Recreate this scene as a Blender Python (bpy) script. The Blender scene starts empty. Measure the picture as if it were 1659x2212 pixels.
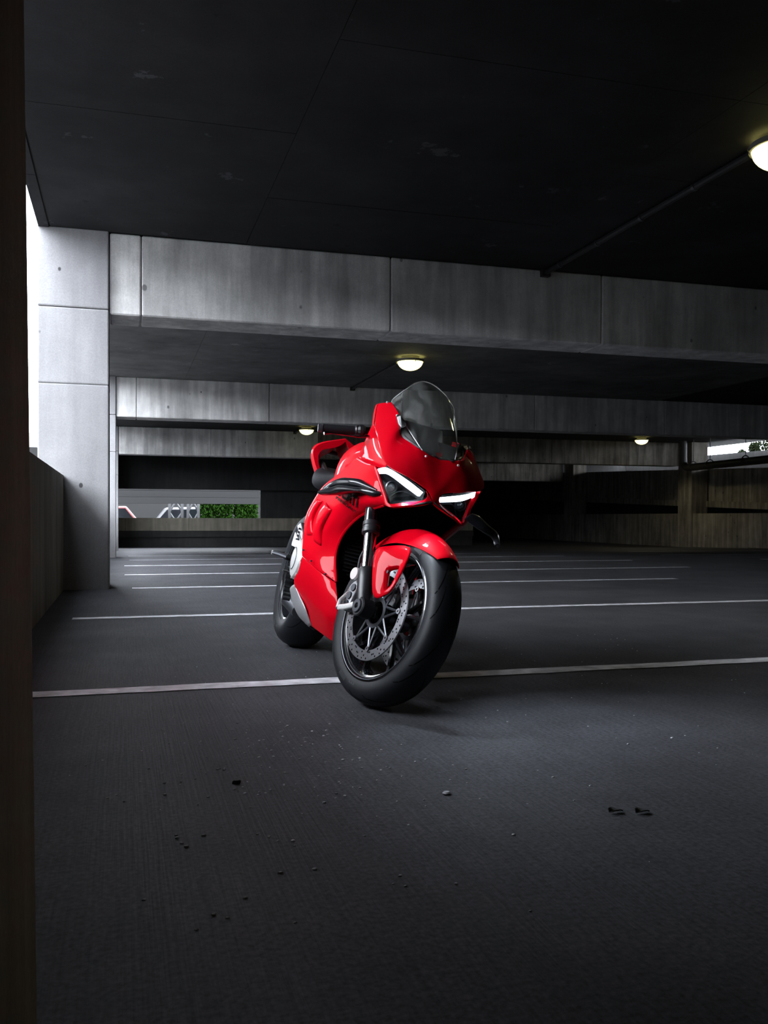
import bpy, bmesh, math, random
from math import sin, cos, pi, radians, sqrt
from mathutils import Vector, Matrix
from mathutils.bvhtree import BVHTree

SC = bpy.context.scene
COL = SC.collection
random.seed(7)

# ------------------------------------------------------------------ camera, sky, exposure
F_PX, W_PX, H_PX = 1960.0, 1659.0, 2212.0
YAW, PITCH, ROLL, CAM_H = radians(16.07), radians(-0.8), 0.0033, 0.635
cd = bpy.data.cameras.new('camera')
cd.sensor_fit = 'VERTICAL'
cd.sensor_height = 24.0
cd.lens = 24.0 * F_PX / H_PX
cd.shift_y = 39.37 / H_PX
cd.clip_start = 0.05
cd.clip_end = 400
cam = bpy.data.objects.new('camera', cd)
COL.objects.link(cam)
fw = Vector((sin(YAW) * cos(PITCH), cos(YAW) * cos(PITCH), sin(PITCH)))
rt = Vector((cos(YAW), -sin(YAW), 0))
up = rt.cross(fw)
r2 = rt * cos(ROLL) + up * sin(ROLL)
u2 = up * cos(ROLL) - rt * sin(ROLL)
m = Matrix((r2, u2, -fw)).transposed().to_4x4()
m.translation = (0, 0, CAM_H)
cam.matrix_world = m
SC.camera = cam

world = bpy.data.worlds.new('overcast_sky')
SC.world = world
world.use_nodes = True
wn = world.node_tree.nodes
bg = wn['Background']
bg.inputs[0].default_value = (0.86, 0.92, 1.0, 1)
bg.inputs[1].default_value = 20.0

SC.view_settings.view_transform = 'Standard'
SC.view_settings.look = 'None'
SC.view_settings.gamma = 1.0
SC.view_settings.use_curve_mapping = False
SC.view_settings.exposure = 0.0


# ------------------------------------------------------------------ materials
def mat(name, col, rough=0.5, metal=0.0, coat=0.0, coat_rough=0.03, spec=0.5, emit=None, estr=0.0):
    mt = bpy.data.materials.new(name)
    mt.use_nodes = True
    b = mt.node_tree.nodes['Principled BSDF']
    b.inputs['Base Color'].default_value = (*col, 1)
    b.inputs['Roughness'].default_value = rough
    b.inputs['Metallic'].default_value = metal
    b.inputs['Coat Weight'].default_value = coat
    b.inputs['Coat Roughness'].default_value = coat_rough
    b.inputs['Specular IOR Level'].default_value = spec
    if emit:
        b.inputs['Emission Color'].default_value = (*emit, 1)
        b.inputs['Emission Strength'].default_value = estr
    return mt


def noisy(mt, scale=60.0, amount=0.25, bump=0.1, stretch=(1, 1, 1), dist=0.002, rough_amt=0.0):
    """procedural colour grain and fine relief on top of a plain material"""
    nt = mt.node_tree
    b = nt.nodes['Principled BSDF']
    tc = nt.nodes.new('ShaderNodeTexCoord')
    mp = nt.nodes.new('ShaderNodeMapping')
    mp.inputs['Scale'].default_value = stretch
    nz = nt.nodes.new('ShaderNodeTexNoise')
    nz.inputs['Scale'].default_value = scale
    nz.inputs['Detail'].default_value = 6
    nt.links.new(tc.outputs['Object'], mp.inputs['Vector'])
    nt.links.new(mp.outputs['Vector'], nz.inputs['Vector'])
    hs = nt.nodes.new('ShaderNodeMixRGB')
    hs.blend_type = 'MULTIPLY'
    hs.inputs['Fac'].default_value = 1.0
    hs.inputs['Color1'].default_value = b.inputs['Base Color'].default_value
    rp = nt.nodes.new('ShaderNodeMapRange')
    rp.inputs['From Min'].default_value = 0.3
    rp.inputs['From Max'].default_value = 0.7
    rp.inputs['To Min'].default_value = 1 - amount
    rp.inputs['To Max'].default_value = 1 + amount
    nt.links.new(nz.outputs['Fac'], rp.inputs['Value'])
    nt.links.new(rp.outputs['Result'], hs.inputs['Color2'])
    nt.links.new(hs.outputs['Color'], b.inputs['Base Color'])
    if bump:
        bp = nt.nodes.new('ShaderNodeBump')
        bp.inputs['Strength'].default_value = bump
        bp.inputs['Distance'].default_value = dist
        nt.links.new(nz.outputs['Fac'], bp.inputs['Height'])
        nt.links.new(bp.outputs['Normal'], b.inputs['Normal'])
    return mt


def concrete(name, col, rough=0.75, streak=0.25, blotch=0.3, pits=0.6, brush=None, spec=0.12, bump=0.25, patch=None, pit_scale=9.0, grain=0.1):
    """cast concrete: blotches, vertical weathering streaks, bug holes, fine grain"""
    mt = bpy.data.materials.new(name)
    mt.use_nodes = True
    nt = mt.node_tree
    N, L = nt.nodes.new, nt.links.new
    b = nt.nodes['Principled BSDF']
    b.inputs['Roughness'].default_value = rough
    b.inputs['Specular IOR Level'].default_value = spec
    geo = N('ShaderNodeNewGeometry')

    def noise(scale, stretch, detail=5, rgh=0.6):
        mp = N('ShaderNodeMapping')
        mp.inputs['Scale'].default_value = stretch
        L(geo.outputs['Position'], mp.inputs['Vector'])
        n = N('ShaderNodeTexNoise')
        n.inputs['Scale'].default_value = scale
        n.inputs['Detail'].default_value = detail
        n.inputs['Roughness'].default_value = rgh
        L(mp.outputs['Vector'], n.inputs['Vector'])
        return n.outputs['Fac']

    def rng(sock, a, c, lo, hi):
        r = N('ShaderNodeMapRange')
        for k, v in (('From Min', a), ('From Max', c), ('To Min', lo), ('To Max', hi)):
            r.inputs[k].default_value = v
        L(sock, r.inputs['Value'])
        return r.outputs['Result']

    def mul(a, c):
        x = N('ShaderNodeMath')
        x.operation = 'MULTIPLY'
        L(a, x.inputs[0])
        L(c, x.inputs[1])
        return x.outputs[0]
    v = rng(noise(0.9, (1, 1, 1)), 0.3, 0.7, 1 - blotch, 1 + blotch)
    v = mul(v, rng(noise(4.0, (1, 1, 1), 8), 0.3, 0.7, 1 - blotch * 0.5, 1 + blotch * 0.5))
    if streak:
        v = mul(v, rng(noise(5.0, (1.4, 1.4, 0.12)), 0.35, 0.7, 1 - streak, 1 + streak * 0.6))
    v = mul(v, rng(noise(90.0, (1, 1, 1), 3), 0.3, 0.7, 1 - grain, 1 + grain))
    h = noise(140.0, (1, 1, 1), 4)
    if pits:
        vo = N('ShaderNodeTexVoronoi')
        vo.inputs['Scale'].default_value = pit_scale
        mpv = N('ShaderNodeMapping')
        mpv.inputs['Scale'].default_value = (1, 1, 0.75)
        L(geo.outputs['Position'], mpv.inputs['Vector'])
        L(mpv.outputs['Vector'], vo.inputs['Vector'])
        # only some cells carry a hole; size varies with the cell colour
        sep = N('ShaderNodeSeparateColor')
        L(vo.outputs['Color'], sep.inputs['Color'])
        sub = N('ShaderNodeMath')
        sub.operation = 'SUBTRACT'
        L(vo.outputs['Distance'], sub.inputs[0])
        sz = rng(sep.outputs['Red'], 0.55, 1.0, 0.0, 0.13)
        L(sz, sub.inputs[1])
        hole = rng(sub.outputs[0], -0.02, 0.015, 1 - pits, 1.0)
        v = mul(v, hole)
    if brush:
        g = noise(1.0, brush, 2, 0.5)
        v = mul(v, rng(g, 0.35, 0.65, 0.88, 1.12))
        ad = N('ShaderNodeMath')
        ad.operation = 'ADD'
        L(h, ad.inputs[0])
        L(rng(g, 0.3, 0.7, 0.0, 0.9), ad.inputs[1])
        h = ad.outputs[0]
    if patch:
        pn = rng(noise(2.3, (1, 1, 1), 9, 0.68), 0.645, 0.665, 1.0, patch)
        v = mul(v, pn)
    cm = N('ShaderNodeMixRGB')
    cm.blend_type = 'MULTIPLY'
    cm.inputs['Fac'].default_value = 1.0
    cm.inputs['Color1'].default_value = (*col, 1)
    L(v, cm.inputs['Color2'])
    L(cm.outputs['Color'], b.inputs['Base Color'])
    bp = N('ShaderNodeBump')
    bp.inputs['Strength'].default_value = bump
    bp.inputs['Distance'].default_value = 0.003
    L(h, bp.inputs['Height'])
    L(bp.outputs['Normal'], b.inputs['Normal'])
    return mt


M_COL = concrete('column_concrete', (0.32, 0.315, 0.325), streak=0.12, blotch=0.12, pits=0.75, pit_scale=6.0)
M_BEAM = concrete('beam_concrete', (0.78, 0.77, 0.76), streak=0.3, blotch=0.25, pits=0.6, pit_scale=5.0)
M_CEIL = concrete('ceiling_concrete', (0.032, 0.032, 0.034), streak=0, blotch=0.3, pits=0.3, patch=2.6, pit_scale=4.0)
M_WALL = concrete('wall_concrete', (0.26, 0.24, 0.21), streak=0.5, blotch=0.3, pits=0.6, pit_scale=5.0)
M_PARAPET = concrete('parapet_concrete', (0.24, 0.22, 0.18), streak=0.3, blotch=0.2, pits=0.6)
M_CEIL2 = concrete('lit_ceiling_concrete', (0.15, 0.15, 0.15), streak=0, blotch=0.35, pits=0.3, patch=1.6, pit_scale=4.0)  # paler copy of the ceiling concrete; the second bay's light put into colour
M_PILLAR = concrete('pillar_concrete', (0.44, 0.40, 0.30), streak=0.25, blotch=0.2, pits=0.6)
M_FLOOR = concrete('floor_concrete', (0.060, 0.060, 0.068), rough=0.75, streak=0, blotch=0.28, pits=0.0, brush=(160, 3.0, 1), spec=0.15, bump=0.18, grain=0.4)
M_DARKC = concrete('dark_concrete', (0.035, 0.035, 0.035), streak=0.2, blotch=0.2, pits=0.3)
M_OUTC = concrete('outdoor_concrete', (0.08, 0.08, 0.08), streak=0.2, blotch=0.15, pits=0.3)
M_LINE = noisy(mat('line_paint', (0.70, 0.70, 0.74), rough=0.6), 14, 0.35, 0.2)

M_RED = mat('red_paint', (0.50, 0.0004, 0.008), rough=0.5, coat=0.24, coat_rough=0.03, spec=0.02)
M_BLK = mat('black_plastic', (0.012, 0.013, 0.015), rough=0.38)
M_GLB = mat('gloss_black', (0.006, 0.007, 0.009), rough=0.12, coat=0.6)
M_MATB = mat('matt_black', (0.006, 0.006, 0.007), rough=0.8, spec=0.2)
M_RUB = noisy(mat('tyre_rubber', (0.008, 0.009, 0.012), rough=0.55, spec=0.3), 220, 0.25, 0.08, dist=0.0006)
M_GRV = mat('tyre_groove', (0.002, 0.002, 0.002), rough=0.9, spec=0.1)
M_TMARK = mat('tyre_marking', (0.045, 0.046, 0.05), rough=0.5)
M_RIM = mat('rim_black', (0.012, 0.013, 0.016), rough=0.22, coat=0.8)
M_STEEL = noisy(mat('disc_steel', (0.42, 0.42, 0.45), rough=0.32, metal=1.0), 300, 0.15, 0.05, dist=0.0003)
M_GREY = mat('dark_grey_metal', (0.12, 0.125, 0.14), rough=0.35, metal=0.8)
M_CHR = mat('chrome_tube', (0.80, 0.82, 0.86), rough=0.10, metal=1.0)
M_SILV = noisy(mat('cast_silver', (0.72, 0.71, 0.70), rough=0.40, metal=0.45), 200, 0.08, 0.05, dist=0.0005)
M_CAL = noisy(mat('caliper_grey', (0.34, 0.34, 0.36), rough=0.38, metal=0.8), 200, 0.08, 0.05, dist=0.0005)
M_SHLD = noisy(mat('exhaust_grey', (0.40, 0.40, 0.41), rough=0.45, metal=0.5), 180, 0.08, 0.05, dist=0.0005)
M_SEAT = noisy(mat('seat_vinyl', (0.012, 0.012, 0.014), rough=0.6, spec=0.12), 500, 0.2, 0.25, dist=0.0008)
M_REFL = mat('reflector', (0.62, 0.55, 0.56), rough=0.25, coat=0.5)
M_HOLE = mat('drilled_hole', (0.004, 0.004, 0.005), rough=0.9, spec=0.1)
M_LED = mat('led_white', (0.9, 0.95, 1.0), rough=0.3, emit=(0.80, 0.91, 1.0), estr=4.0)
M_DEC = mat('black_decal', (0.006, 0.004, 0.004), rough=0.7, spec=0.1)
M_HOUS = mat('headlight_housing', (0.0015, 0.0017, 0.002), rough=0.45, spec=0.2)
M_WING = mat('winglet_black', (0.010, 0.011, 0.014), rough=0.30, coat=0.35, coat_rough=0.15)
M_LENS = mat('projector_lens', (0.05, 0.055, 0.06), rough=0.06, coat=1.0)
M_GOLD = mat('gold_metal', (0.55, 0.40, 0.12), rough=0.35, metal=1.0)
M_BLUE = mat('display_glass', (0.02, 0.03, 0.05), rough=0.08, coat=1.0)


def glass_sheet(name, tint, haze_amt, ior=1.49):
    """thin clear acrylic sheet: fresnel gloss over transparency, with scuffs"""
    mt = bpy.data.materials.new(name)
    mt.use_nodes = True
    nt = mt.node_tree
    N, L = nt.nodes.new, nt.links.new
    out = nt.nodes['Material Output']
    nt.nodes.remove(nt.nodes['Principled BSDF'])
    tr = N('ShaderNodeBsdfTransparent')
    tr.inputs['Color'].default_value = (*tint, 1)
    gl = N('ShaderNodeBsdfGlossy')
    gl.inputs['Roughness'].default_value = 0.03
    fr = N('ShaderNodeFresnel')
    fr.inputs['IOR'].default_value = ior
    df = N('ShaderNodeBsdfDiffuse')
    df.inputs['Color'].default_value = (0.8, 0.82, 0.8, 1)
    tc = N('ShaderNodeTexCoord')
    nz = N('ShaderNodeTexNoise')
    mp = N('ShaderNodeMapping')
    mp.inputs['Scale'].default_value = (1.0, 3.5, 1.2)
    mp.inputs['Rotation'].default_value = (0.5, 0.3, 0.6)
    nz.inputs['Scale'].default_value = 9.0
    nz.inputs['Detail'].default_value = 9
    nz.inputs['Distortion'].default_value = 1.2
    L(tc.outputs['Object'], mp.inputs['Vector'])
    L(mp.outputs['Vector'], nz.inputs['Vector'])
    rp = N('ShaderNodeMapRange')
    rp.inputs['From Min'].default_value = 0.45
    rp.inputs['From Max'].default_value = 0.85
    rp.inputs['To Min'].default_value = haze_amt * 0.25
    rp.inputs['To Max'].default_value = haze_amt * 2.2
    L(nz.outputs['Fac'], rp.inputs['Value'])
    m1 = N('ShaderNodeMixShader')
    L(rp.outputs['Result'], m1.inputs['Fac'])
    L(tr.outputs[0], m1.inputs[1])
    L(df.outputs[0], m1.inputs[2])
    m2 = N('ShaderNodeMixShader')
    L(fr.outputs[0], m2.inputs['Fac'])
    L(m1.outputs[0], m2.inputs[1])
    L(gl.outputs[0], m2.inputs[2])
    L(m2.outputs[0], out.inputs['Surface'])
    return mt


M_SCREEN = glass_sheet('screen_acrylic', (0.78, 0.81, 0.74), 0.12)
M_COVER = glass_sheet('headlight_cover', (0.85, 0.88, 0.92), 0.002, ior=1.12)


# ------------------------------------------------------------------ mesh helpers
def obj(name, me, mt, parent=None):
    o = bpy.data.objects.new(name, me)
    COL.objects.link(o)
    if mt is not None and not me.materials:
        me.materials.append(mt)
    if parent is not None:
        o.parent = parent
    return o


def mesh(name, vs, fs, mt, parent=None, smooth=False, angle=None):
    me = bpy.data.meshes.new(name)
    me.from_pydata([tuple(v) for v in vs], [], [tuple(f) for f in fs])
    me.update()
    if smooth:
        for p in me.polygons:
            p.use_smooth = True
        if angle:
            me.set_sharp_from_angle(angle=radians(angle))
    return obj(name, me, mt, parent)


def tag(o, label=None, cat=None, group=None, kind=None):
    if label:
        o['label'] = label
    if cat:
        o['category'] = cat
    if group:
        o['group'] = group
    if kind:
        o['kind'] = kind
    return o


def empty(name, loc=(0, 0, 0)):
    o = bpy.data.objects.new(name, None)
    o.empty_display_size = 0.1
    COL.objects.link(o)
    o.location = loc
    return o


class MB:
    """collects shapes for ONE mesh object"""
    def __init__(s):
        s.v, s.f = [], []

    def add(s, vs, fs):
        k = len(s.v)
        s.v += [Vector(v) for v in vs]
        s.f += [[i + k for i in f] for f in fs]
        return s

    def box(s, lo, hi):
        x0, y0, z0 = lo
        x1, y1, z1 = hi
        return s.add([(x0, y0, z0), (x1, y0, z0), (x1, y1, z0), (x0, y1, z0), (x0, y0, z1), (x1, y0, z1), (x1, y1, z1), (x0, y1, z1)],
                     [(3, 2, 1, 0), (4, 5, 6, 7), (0, 1, 5, 4), (1, 2, 6, 5), (2, 3, 7, 6), (3, 0, 4, 7)])

    def tube(s, path, rad, seg=12, cap=True, squash=None):
        """round (or squashed) tube along a polyline; rad = number, list, or list of (r1, r2)"""
        P = [Vector(p) for p in path]
        n = len(P)
        R = rad if isinstance(rad, (list, tuple)) else [rad] * n
        up0 = Vector(squash) if squash else None
        rings = []
        prev = None
        for i, p in enumerate(P):
            t = (P[min(i + 1, n - 1)] - P[max(i - 1, 0)]).normalized()
            if up0 is not None:
                a = up0 - t * up0.dot(t)
            elif prev is None:
                a = Vector((0, 0, 1)) if abs(t.z) < 0.9 else Vector((1, 0, 0))
                a = a - t * a.dot(t)
            else:
                a = prev - t * prev.dot(t)
            a.normalize()
            prev = a
            b = t.cross(a)
            ra, rb = R[i] if isinstance(R[i], (list, tuple)) else (R[i], R[i])
            rings.append([p + a * (ra * cos(2 * pi * k / seg)) + b * (rb * sin(2 * pi * k / seg)) for k in range(seg)])
        vs = [v for r in rings for v in r]
        fs = []
        for i in range(n - 1):
            for k in range(seg):
                fs.append((i * seg + k, i * seg + (k + 1) % seg, (i + 1) * seg + (k + 1) % seg, (i + 1) * seg + k))
        if cap:
            fs.append(tuple(reversed(range(seg))))
            fs.append(tuple((n - 1) * seg + k for k in range(seg)))
        return s.add(vs, fs)

    def lathe(s, prof, c=(0, 0, 0), ax='y', seg=64, closed=True, a0=0.0, a1=2 * pi):
        """revolve (axial, radius) points about an axis through c"""
        full = abs(a1 - a0 - 2 * pi) < 1e-6
        n = seg if full else seg + 1
        vs = []
        for k in range(n):
            a = a0 + (a1 - a0) * k / seg
            for (h, r) in prof:
                if ax == 'y':
                    vs.append((c[0] + r * cos(a), c[1] + h, c[2] + r * sin(a)))
                elif ax == 'z':
                    vs.append((c[0] + r * cos(a), c[1] + r * sin(a), c[2] + h))
                else:
                    vs.append((c[0] + h, c[1] + r * cos(a), c[2] + r * sin(a)))
        m_ = len(prof)
        fs = []
        for k in range(seg):
            k2 = (k + 1) % n
            for j in range(m_ if closed else m_ - 1):
                j2 = (j + 1) % m_
                fs.append((k * m_ + j, k2 * m_ + j, k2 * m_ + j2, k * m_ + j2))
        return s.add(vs, fs)

    def prism(s, poly, d):
        """polygon (list of 3D points) extruded by vector d"""
        d = Vector(d)
        n = len(poly)
        vs = [Vector(p) for p in poly] + [Vector(p) + d for p in poly]
        fs = [tuple(reversed(range(n))), tuple(range(n, 2 * n))]
        fs += [(i, (i + 1) % n, n + (i + 1) % n, n + i) for i in range(n)]
        return s.add(vs, fs)

    def grid(s, rows, close=False):
        n, k = len(rows), len(rows[0])
        vs = [p for r in rows for p in r]
        fs = []
        for i in range(n - 1):
            for j in range(k if close else k - 1):
                fs.append((i * k + j, i * k + (j + 1) % k, (i + 1) * k + (j + 1) % k, (i + 1) * k + j))
        return s.add(vs, fs)

    def xf(s, fn):
        s.v = [Vector(fn(v)) for v in s.v]
        return s

    def build(s, name, mt, parent=None, smooth=False, angle=35, bevel=0, seg=2, solid=0, sub=0, recalc=True):
        me = bpy.data.meshes.new(name)
        me.from_pydata([tuple(v) for v in s.v], [], [tuple(f) for f in s.f])
        bm = bmesh.new()
        bm.from_mesh(me)
        bmesh.ops.remove_doubles(bm, verts=bm.verts, dist=1e-5)
        if recalc:
            bmesh.ops.recalc_face_normals(bm, faces=bm.faces)
        bm.to_mesh(me)
        bm.free()
        if smooth:
            for p in me.polygons:
                p.use_smooth = True
            if angle:
                me.set_sharp_from_angle(angle=radians(angle))
        o = obj(name, me, mt, parent)
        if sub:
            md = o.modifiers.new('subdivision', 'SUBSURF')
            md.levels = md.render_levels = sub
        if solid:
            md = o.modifiers.new('thickness', 'SOLIDIFY')
            md.thickness = solid
            md.offset = 0
        if bevel:
            md = o.modifiers.new('bevel', 'BEVEL')
            md.width = bevel
            md.segments = seg
            md.limit_method = 'ANGLE'
            md.angle_limit = radians(40)
        return o


def cr(P, n):
    """Catmull-Rom curve through P, n samples evenly by chord"""
    P = [Vector(p) for p in P]
    if len(P) == 2:
        return [P[0].lerp(P[1], i / (n - 1)) for i in range(n)]
    ds = [0.0]
    for a, b in zip(P, P[1:]):
        ds.append(ds[-1] + max((b - a).length, 1e-6))
    out = []
    for i in range(n):
        t = ds[-1] * i / (n - 1)
        k = 0
        while k < len(P) - 2 and t > ds[k + 1]:
            k += 1
        x = (t - ds[k]) / (ds[k + 1] - ds[k])
        p1, p2 = P[k], P[k + 1]
        p0 = P[k - 1] if k > 0 else p1 * 2 - p2
        p3 = P[k + 2] if k + 2 < len(P) else p2 * 2 - p1
        out.append(0.5 * ((2 * p1) + (p2 - p0) * x + (2 * p0 - 5 * p1 + 4 * p2 - p3) * x * x + (3 * p1 - p0 - 3 * p2 + p3) * x ** 3))
    return out


def cru(P, n):
    """Catmull-Rom with the control points evenly spaced in parameter"""
    P = [Vector(p) for p in P]
    out = []
    for i in range(n):
        t = (len(P) - 1) * i / (n - 1)
        k = min(int(t), len(P) - 2)
        x = t - k
        p1, p2 = P[k], P[k + 1]
        p0 = P[k - 1] if k > 0 else p1 * 2 - p2
        p3 = P[k + 2] if k + 2 < len(P) else p2 * 2 - p1
        out.append(0.5 * ((2 * p1) + (p2 - p0) * x + (2 * p0 - 5 * p1 + 4 * p2 - p3) * x * x + (3 * p1 - p0 - 3 * p2 + p3) * x ** 3))
    return out


def loft(curves, ns, nt, even=True):
    """smooth grid through the given cross curves: list of rows"""
    C = [(cr if even else cru)(c, ns) for c in curves]
    cols = [cru([c[i] for c in C], nt) for i in range(ns)]
    return [[cols[i][j] for i in range(ns)] for j in range(nt)]


def mir(P):
    return [(p[0], -p[1], p[2]) for p in P]


def flip(p):
    return Vector((p[0], -p[1], p[2]))


# ================================================================== THE GARAGE
def zf(y):
    """floor height: level at the front, falling towards the far bays"""
    return 0.0 if y <= 13 else (-0.31 * (y - 13) / 13 if y < 26 else -0.31)


CEIL = 3.115
XL, XR = -0.75, 17.8

ys = [-4.0, 0, 4, 8, 11, 13, 14.5, 16, 18, 20, 22, 24, 26, 30, 45]
fb = MB()
fb.grid([[(x, y, zf(y)) for x in (-0.66, 2, 5, 9, 13, 18.2)] for y in ys])
floor = fb.build('floor', M_FLOOR)
tag(floor, kind='structure')

ground = MB().grid([[(x, y, -3.2) for x in (-60, 0, 60)] for y in (-40, 20, 90)]).build('ground', M_OUTC)
tag(ground, kind='structure')


def paint_line(y0, x0, x1, wdt, seed):
    """one painted stripe with worn, ragged edges"""
    rnd = random.Random(seed)
    n = max(12, int((x1 - x0) * 14))
    top, bot = [], []
    e1 = e2 = 0
    for i in range(n + 1):
        x = x0 + (x1 - x0) * i / n
        e1 = e1 * 0.6 + rnd.uniform(-0.006, 0.006)
        e2 = e2 * 0.6 + rnd.uniform(-0.006, 0.006)
        ya, yb = y0 - wdt / 2 + e1, y0 + wdt / 2 + e2
        bot.append((x, ya, zf(ya) + 0.003))
        top.append((x, yb, zf(yb) + 0.003))
    return MB().grid([bot, top]).build('painted_line', M_LINE, floor)


for k, (y0, x0, x1, wd) in enumerate([(3.43, -0.35, 9.0, 0.11), (5.93, -0.30, 6.15, 0.10), (8.33, 0.08, 5.6, 0.10), (10.27, 0.02, 7.1, 0.10),
                                      (12.14, 0.02, 7.4, 0.10), (14.55, 0.1, 7.5, 0.11), (17.9, 0.1, 7.5, 0.12),
                                      (14.6, 9.5, 13.6, 0.10), (12.0, 9.6, 12.5, 0.10), (18.2, 11.0, 15.5, 0.12)]):
    paint_line(y0, x0, x1, wd, k)

# ceiling slab with the formwork panels cast into it
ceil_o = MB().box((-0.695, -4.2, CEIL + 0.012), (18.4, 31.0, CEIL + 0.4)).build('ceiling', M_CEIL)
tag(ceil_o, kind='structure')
MB().box((-2.05, -4.2, CEIL + 0.012), (-0.695, 7.2, CEIL + 0.2)).build('sky_block_slab', M_CEIL, ceil_o)  # unseen slab, added to cut steep skylight on the near floor
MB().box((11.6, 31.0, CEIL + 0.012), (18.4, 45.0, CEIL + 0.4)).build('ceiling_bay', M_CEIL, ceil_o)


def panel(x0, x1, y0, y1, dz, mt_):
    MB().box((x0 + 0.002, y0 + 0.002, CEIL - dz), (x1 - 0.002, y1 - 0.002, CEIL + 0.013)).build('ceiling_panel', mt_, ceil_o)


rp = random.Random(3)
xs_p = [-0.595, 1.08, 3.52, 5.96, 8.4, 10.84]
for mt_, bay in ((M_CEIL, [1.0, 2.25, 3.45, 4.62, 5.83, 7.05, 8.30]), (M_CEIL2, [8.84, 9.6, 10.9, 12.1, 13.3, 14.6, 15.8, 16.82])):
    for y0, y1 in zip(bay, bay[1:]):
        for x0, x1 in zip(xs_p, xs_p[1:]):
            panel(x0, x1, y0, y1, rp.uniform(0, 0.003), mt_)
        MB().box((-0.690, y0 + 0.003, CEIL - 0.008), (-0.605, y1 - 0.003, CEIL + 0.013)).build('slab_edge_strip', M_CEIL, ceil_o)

# columns along the open left side
col_lab = ['near concrete column filling the left edge of the picture', 'tall pale concrete column beside the bright left opening',
           'second concrete column down the left side, behind the tall pale one', 'farthest concrete column on the left side']
for k, (y0, y1) in enumerate([(0.30, 1.06), (8.28, 8.90), (16.75, 17.4), (26.0, 26.6)]):
    e = empty('concrete_column', (-0.4, y0, zf(y0)))
    tag(e, col_lab[k], kind='structure')
    for za, zb in ((zf(y0) - 0.02, 1.78), (1.7815, 2.435), (2.441, CEIL + 0.005)):
        m_ = MB().box((-0.70 + 0.4, 0, za - zf(y0)), (-0.115 + 0.4, y1 - y0, zb - zf(y0)))
        if k == 0:   # this one stands slightly out of plumb
            m_.xf(lambda p: Vector((p.x if p.x < 0 else 0.31 - 0.010 * p.z, p.y, p.z)))
        m_.build('column_segment', M_COL if k else M_PILLAR, e, bevel=0.012 if k else 0.006, seg=2)

# parapet between the columns
wl = empty('wall_left', (-0.57, 4, 0))
tag(wl, kind='structure')
for y0, y1 in ((1.06, 8.28), (8.90, 16.75), (17.4, 26.0), (26.6, 31.0)):
    vs = []
    MB().grid([[(-0.49 + 0.57, y0 - 4, zf(y0) - 0.02), (-0.49 + 0.57, y1 - 4, zf(y1) - 0.02)],
               [(-0.49 + 0.57, y0 - 4, zf(y0) + 0.99), (-0.49 + 0.57, y1 - 4, zf(y1) + 0.99)],
               [(-0.65 + 0.57, y0 - 4, zf(y0) + 0.99), (-0.65 + 0.57, y1 - 4, zf(y1) + 0.99)],
               [(-0.65 + 0.57, y0 - 4, zf(y0) - 0.02), (-0.65 + 0.57, y1 - 4, zf(y1) - 0.02)]], close=False).build('parapet', M_PARAPET, wl)
# unseen closed wall beside and behind the camera, added to darken the near floor
MB().box((-0.70 + 0.57, -4.2 - 4, -0.02), (-0.49 + 0.57, 0.30 - 4, CEIL + 0.01)).build('light_block_wall', M_PARAPET, wl)
MB().box((-0.70 + 0.57, 1.06 - 4, 0.985), (-0.49 + 0.57, 2.0 - 4, CEIL + 0.01)).build('light_block_wall', M_PARAPET, wl)
wb = MB().box((-0.75, -4.3, -0.02), (18.4, -4.05, CEIL + 0.01)).build('wall_back', M_PARAPET)
tag(wb, kind='structure')

# beams from left to right, each cast in lengths
beam_lab = ['deep concrete beam over the camera position', 'deep concrete ceiling beam at the tall pale column', 'second ceiling beam, behind the round lamp',
            'third ceiling beam, low behind the handlebar', 'far ceiling beam at the right-hand columns']
for k, (y0, xj) in enumerate([(0.35, [-0.11, 6, 12, 17.9]), (8.33, [-0.11, 0.16, 2.46, 4.71, 7.2, 10.6, 14.2, 17.9]),
                              (16.8, [-0.11, 0.24, 2.62, 5.2, 8.0, 11.0, 14.4, 17.9]), (26.05, [-0.11, 2.4, 5.5, 9.0, 13.0, 17.6]), (34.2, [11.6, 14.5, 17.6])]):
    e = empty('concrete_beam', (0, y0, 2.41))
    tag(e, beam_lab[k], kind='structure')
    zb = 2.41 if k < 3 else (2.40 if k == 3 else 2.15)
    if k == 3:
        zb = 2.36
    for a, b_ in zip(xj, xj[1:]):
        MB().box((a + 0.004, 0, zb - 2.41), (b_ - 0.004, 0.48, CEIL + 0.005 - 2.41)).build('beam_segment', M_BEAM if k < 3 or b_ < 6 else M_WALL, e, bevel=0.012, seg=1)  # far lengths take darker wall concrete, shade put into their colour

# far end on the left: low wall, slot to the street, dark bulkhead above
wf = empty('wall_far', (5, 29.2, -0.31))
tag(wf, kind='structure')


def wbox(lo, hi, name, mt, par, off):
    return MB().box([a - b_ for a, b_ in zip(lo, off)], [a - b_ for a, b_ in zip(hi, off)]).build(name, mt, par)


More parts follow.
